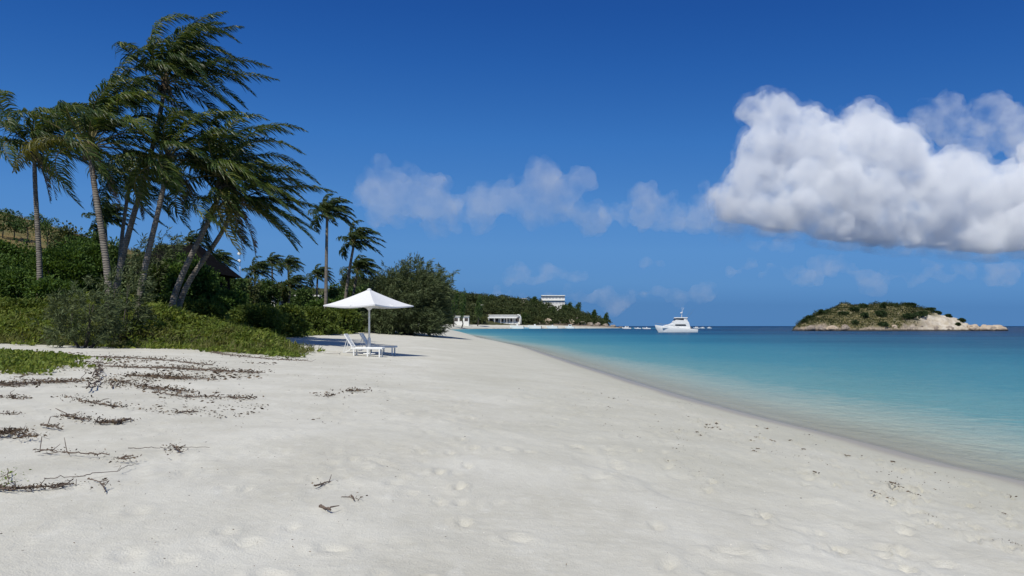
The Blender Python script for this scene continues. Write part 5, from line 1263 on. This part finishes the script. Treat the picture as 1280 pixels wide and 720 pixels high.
def small_boat(px, py, Lm, label, kind, rz=0, seed=0, group='small boats in the bay', hullm='white'):
    Y = EYE * F / (py - HOR) if py > HOR + 1.5 else 820
    if 640 < px < 715: Y = 764 + (px - 640) * .62
    x_, y_ = at(px, Y); zb = max(zt(x_, y_), 0)
    t = thing('small_boat', (x_, y_, zb), label, 'boat', group, rz); t.scale = (1, 1, 1.5 if 640 < px < 715 else 1.0)
    sc_ = Lm / 6
    se = []
    for t_ in np.linspace(0, 1, 9):
        xk = (-3 + 6 * t_) * sc_; hb = (1.05 * min(1, (t_ * 1.9) ** .6) + .02) * sc_; sh = (1.05 - .4 * t_ ** .7) * sc_; xw = xk + (1 - t_) ** 2 * .6 * sc_
        se.append([(xk, -hb, sh), (xw, -hb * .96, .02), (xw, 0, -.2 * sc_), (xw, hb * .96, .02), (xk, hb, sh), (xk, hb * .8, sh - .02), (xk + .05, hb * .7, .3 * sc_), (xk + .05, -hb * .7, .3 * sc_), (xk, -hb * .8, sh - .02)])
    g = Geo(); V, q, cp = loft([s_ + [s_[0]] for s_ in se]); g.add(V, q, cp[1:]); g.build('hull', M[hullm], t)
    g = Geo(); g.box(2.98 * sc_, 3.25 * sc_, -.2 * sc_, .2 * sc_, -.1, .85 * sc_); bevel(g.build('outboard_motor', M['rubber'], t), .05)
    if kind == 'cabin':
        g = Geo(); prism(g, [(-1.3 * sc_, .8 * sc_), (-.6 * sc_, 1.75 * sc_), (1.3 * sc_, 1.75 * sc_), (1.4 * sc_, .6 * sc_)], -.7 * sc_, .7 * sc_); bevel(g.build('cabin', M['white'], t), .05)
        g = Geo(); prism(g, [(-.75 * sc_, 1.2 * sc_), (-.45 * sc_, 1.55 * sc_), (1.0 * sc_, 1.55 * sc_), (1.05 * sc_, 1.2 * sc_)], -.72 * sc_, .72 * sc_); g.build('window', M['glass_dark'], t)
    else:
        g = Geo(); g.box(-.2 * sc_, .6 * sc_, -.3 * sc_, .3 * sc_, .3 * sc_, 1.3 * sc_); bevel(g.build('console', M['white'], t), .04)
        for sx in (-1.2, 1.5): g = Geo(); g.box((sx - .2) * sc_, (sx + .2) * sc_, -.75 * sc_, .75 * sc_, .55 * sc_, .66 * sc_); g.build('bench', M[hullm], t)
    return t
BO = [(646, 410.4, 13, 'first pale boat drawn up at the head of the bay, below the white pavilion', 'open', 2, 'white'), (668, 410.4, 13, 'second boat at the head of the bay, right of the white pavilion', 'open', -3, 'white'), (690, 410.5, 11, 'boat in front of the big dome-shaped boulder', 'open', 2, 'white'),
      (712, 410.6, 9, 'boat with a cabin moored below the headland trees', 'cabin', 3, 'white'), (783, 411, 8, 'small white boat off the tip of the headland', 'cabin', 8, 'white'), (797, 411, 6, 'small open boat between the headland tip and the yacht', 'open', -4, 'white'),
      (808, 411.2, 7, 'small open boat close to the yacht bow', 'open', 3, 'white'), (870.5, 410.6, 6, 'small white cabin boat just behind the yacht stern', 'cabin', 4, 'white'), (878, 410.4, 5, 'tiny boat right of the yacht, middle of three', 'cabin', -8, 'white'), (886.5, 410.4, 5, 'tiny boat farthest right of the yacht', 'cabin', 12, 'white'), (657, 410.9, 6, 'small pale-blue boat between the first two boats at the bay head', 'open', 10, 'blue_paint')]
for k, (px, py, Lm, lab, kd, rz, hm) in enumerate(BO): small_boat(px, py, Lm, lab, kd, R(rz), k, hullm=hm)
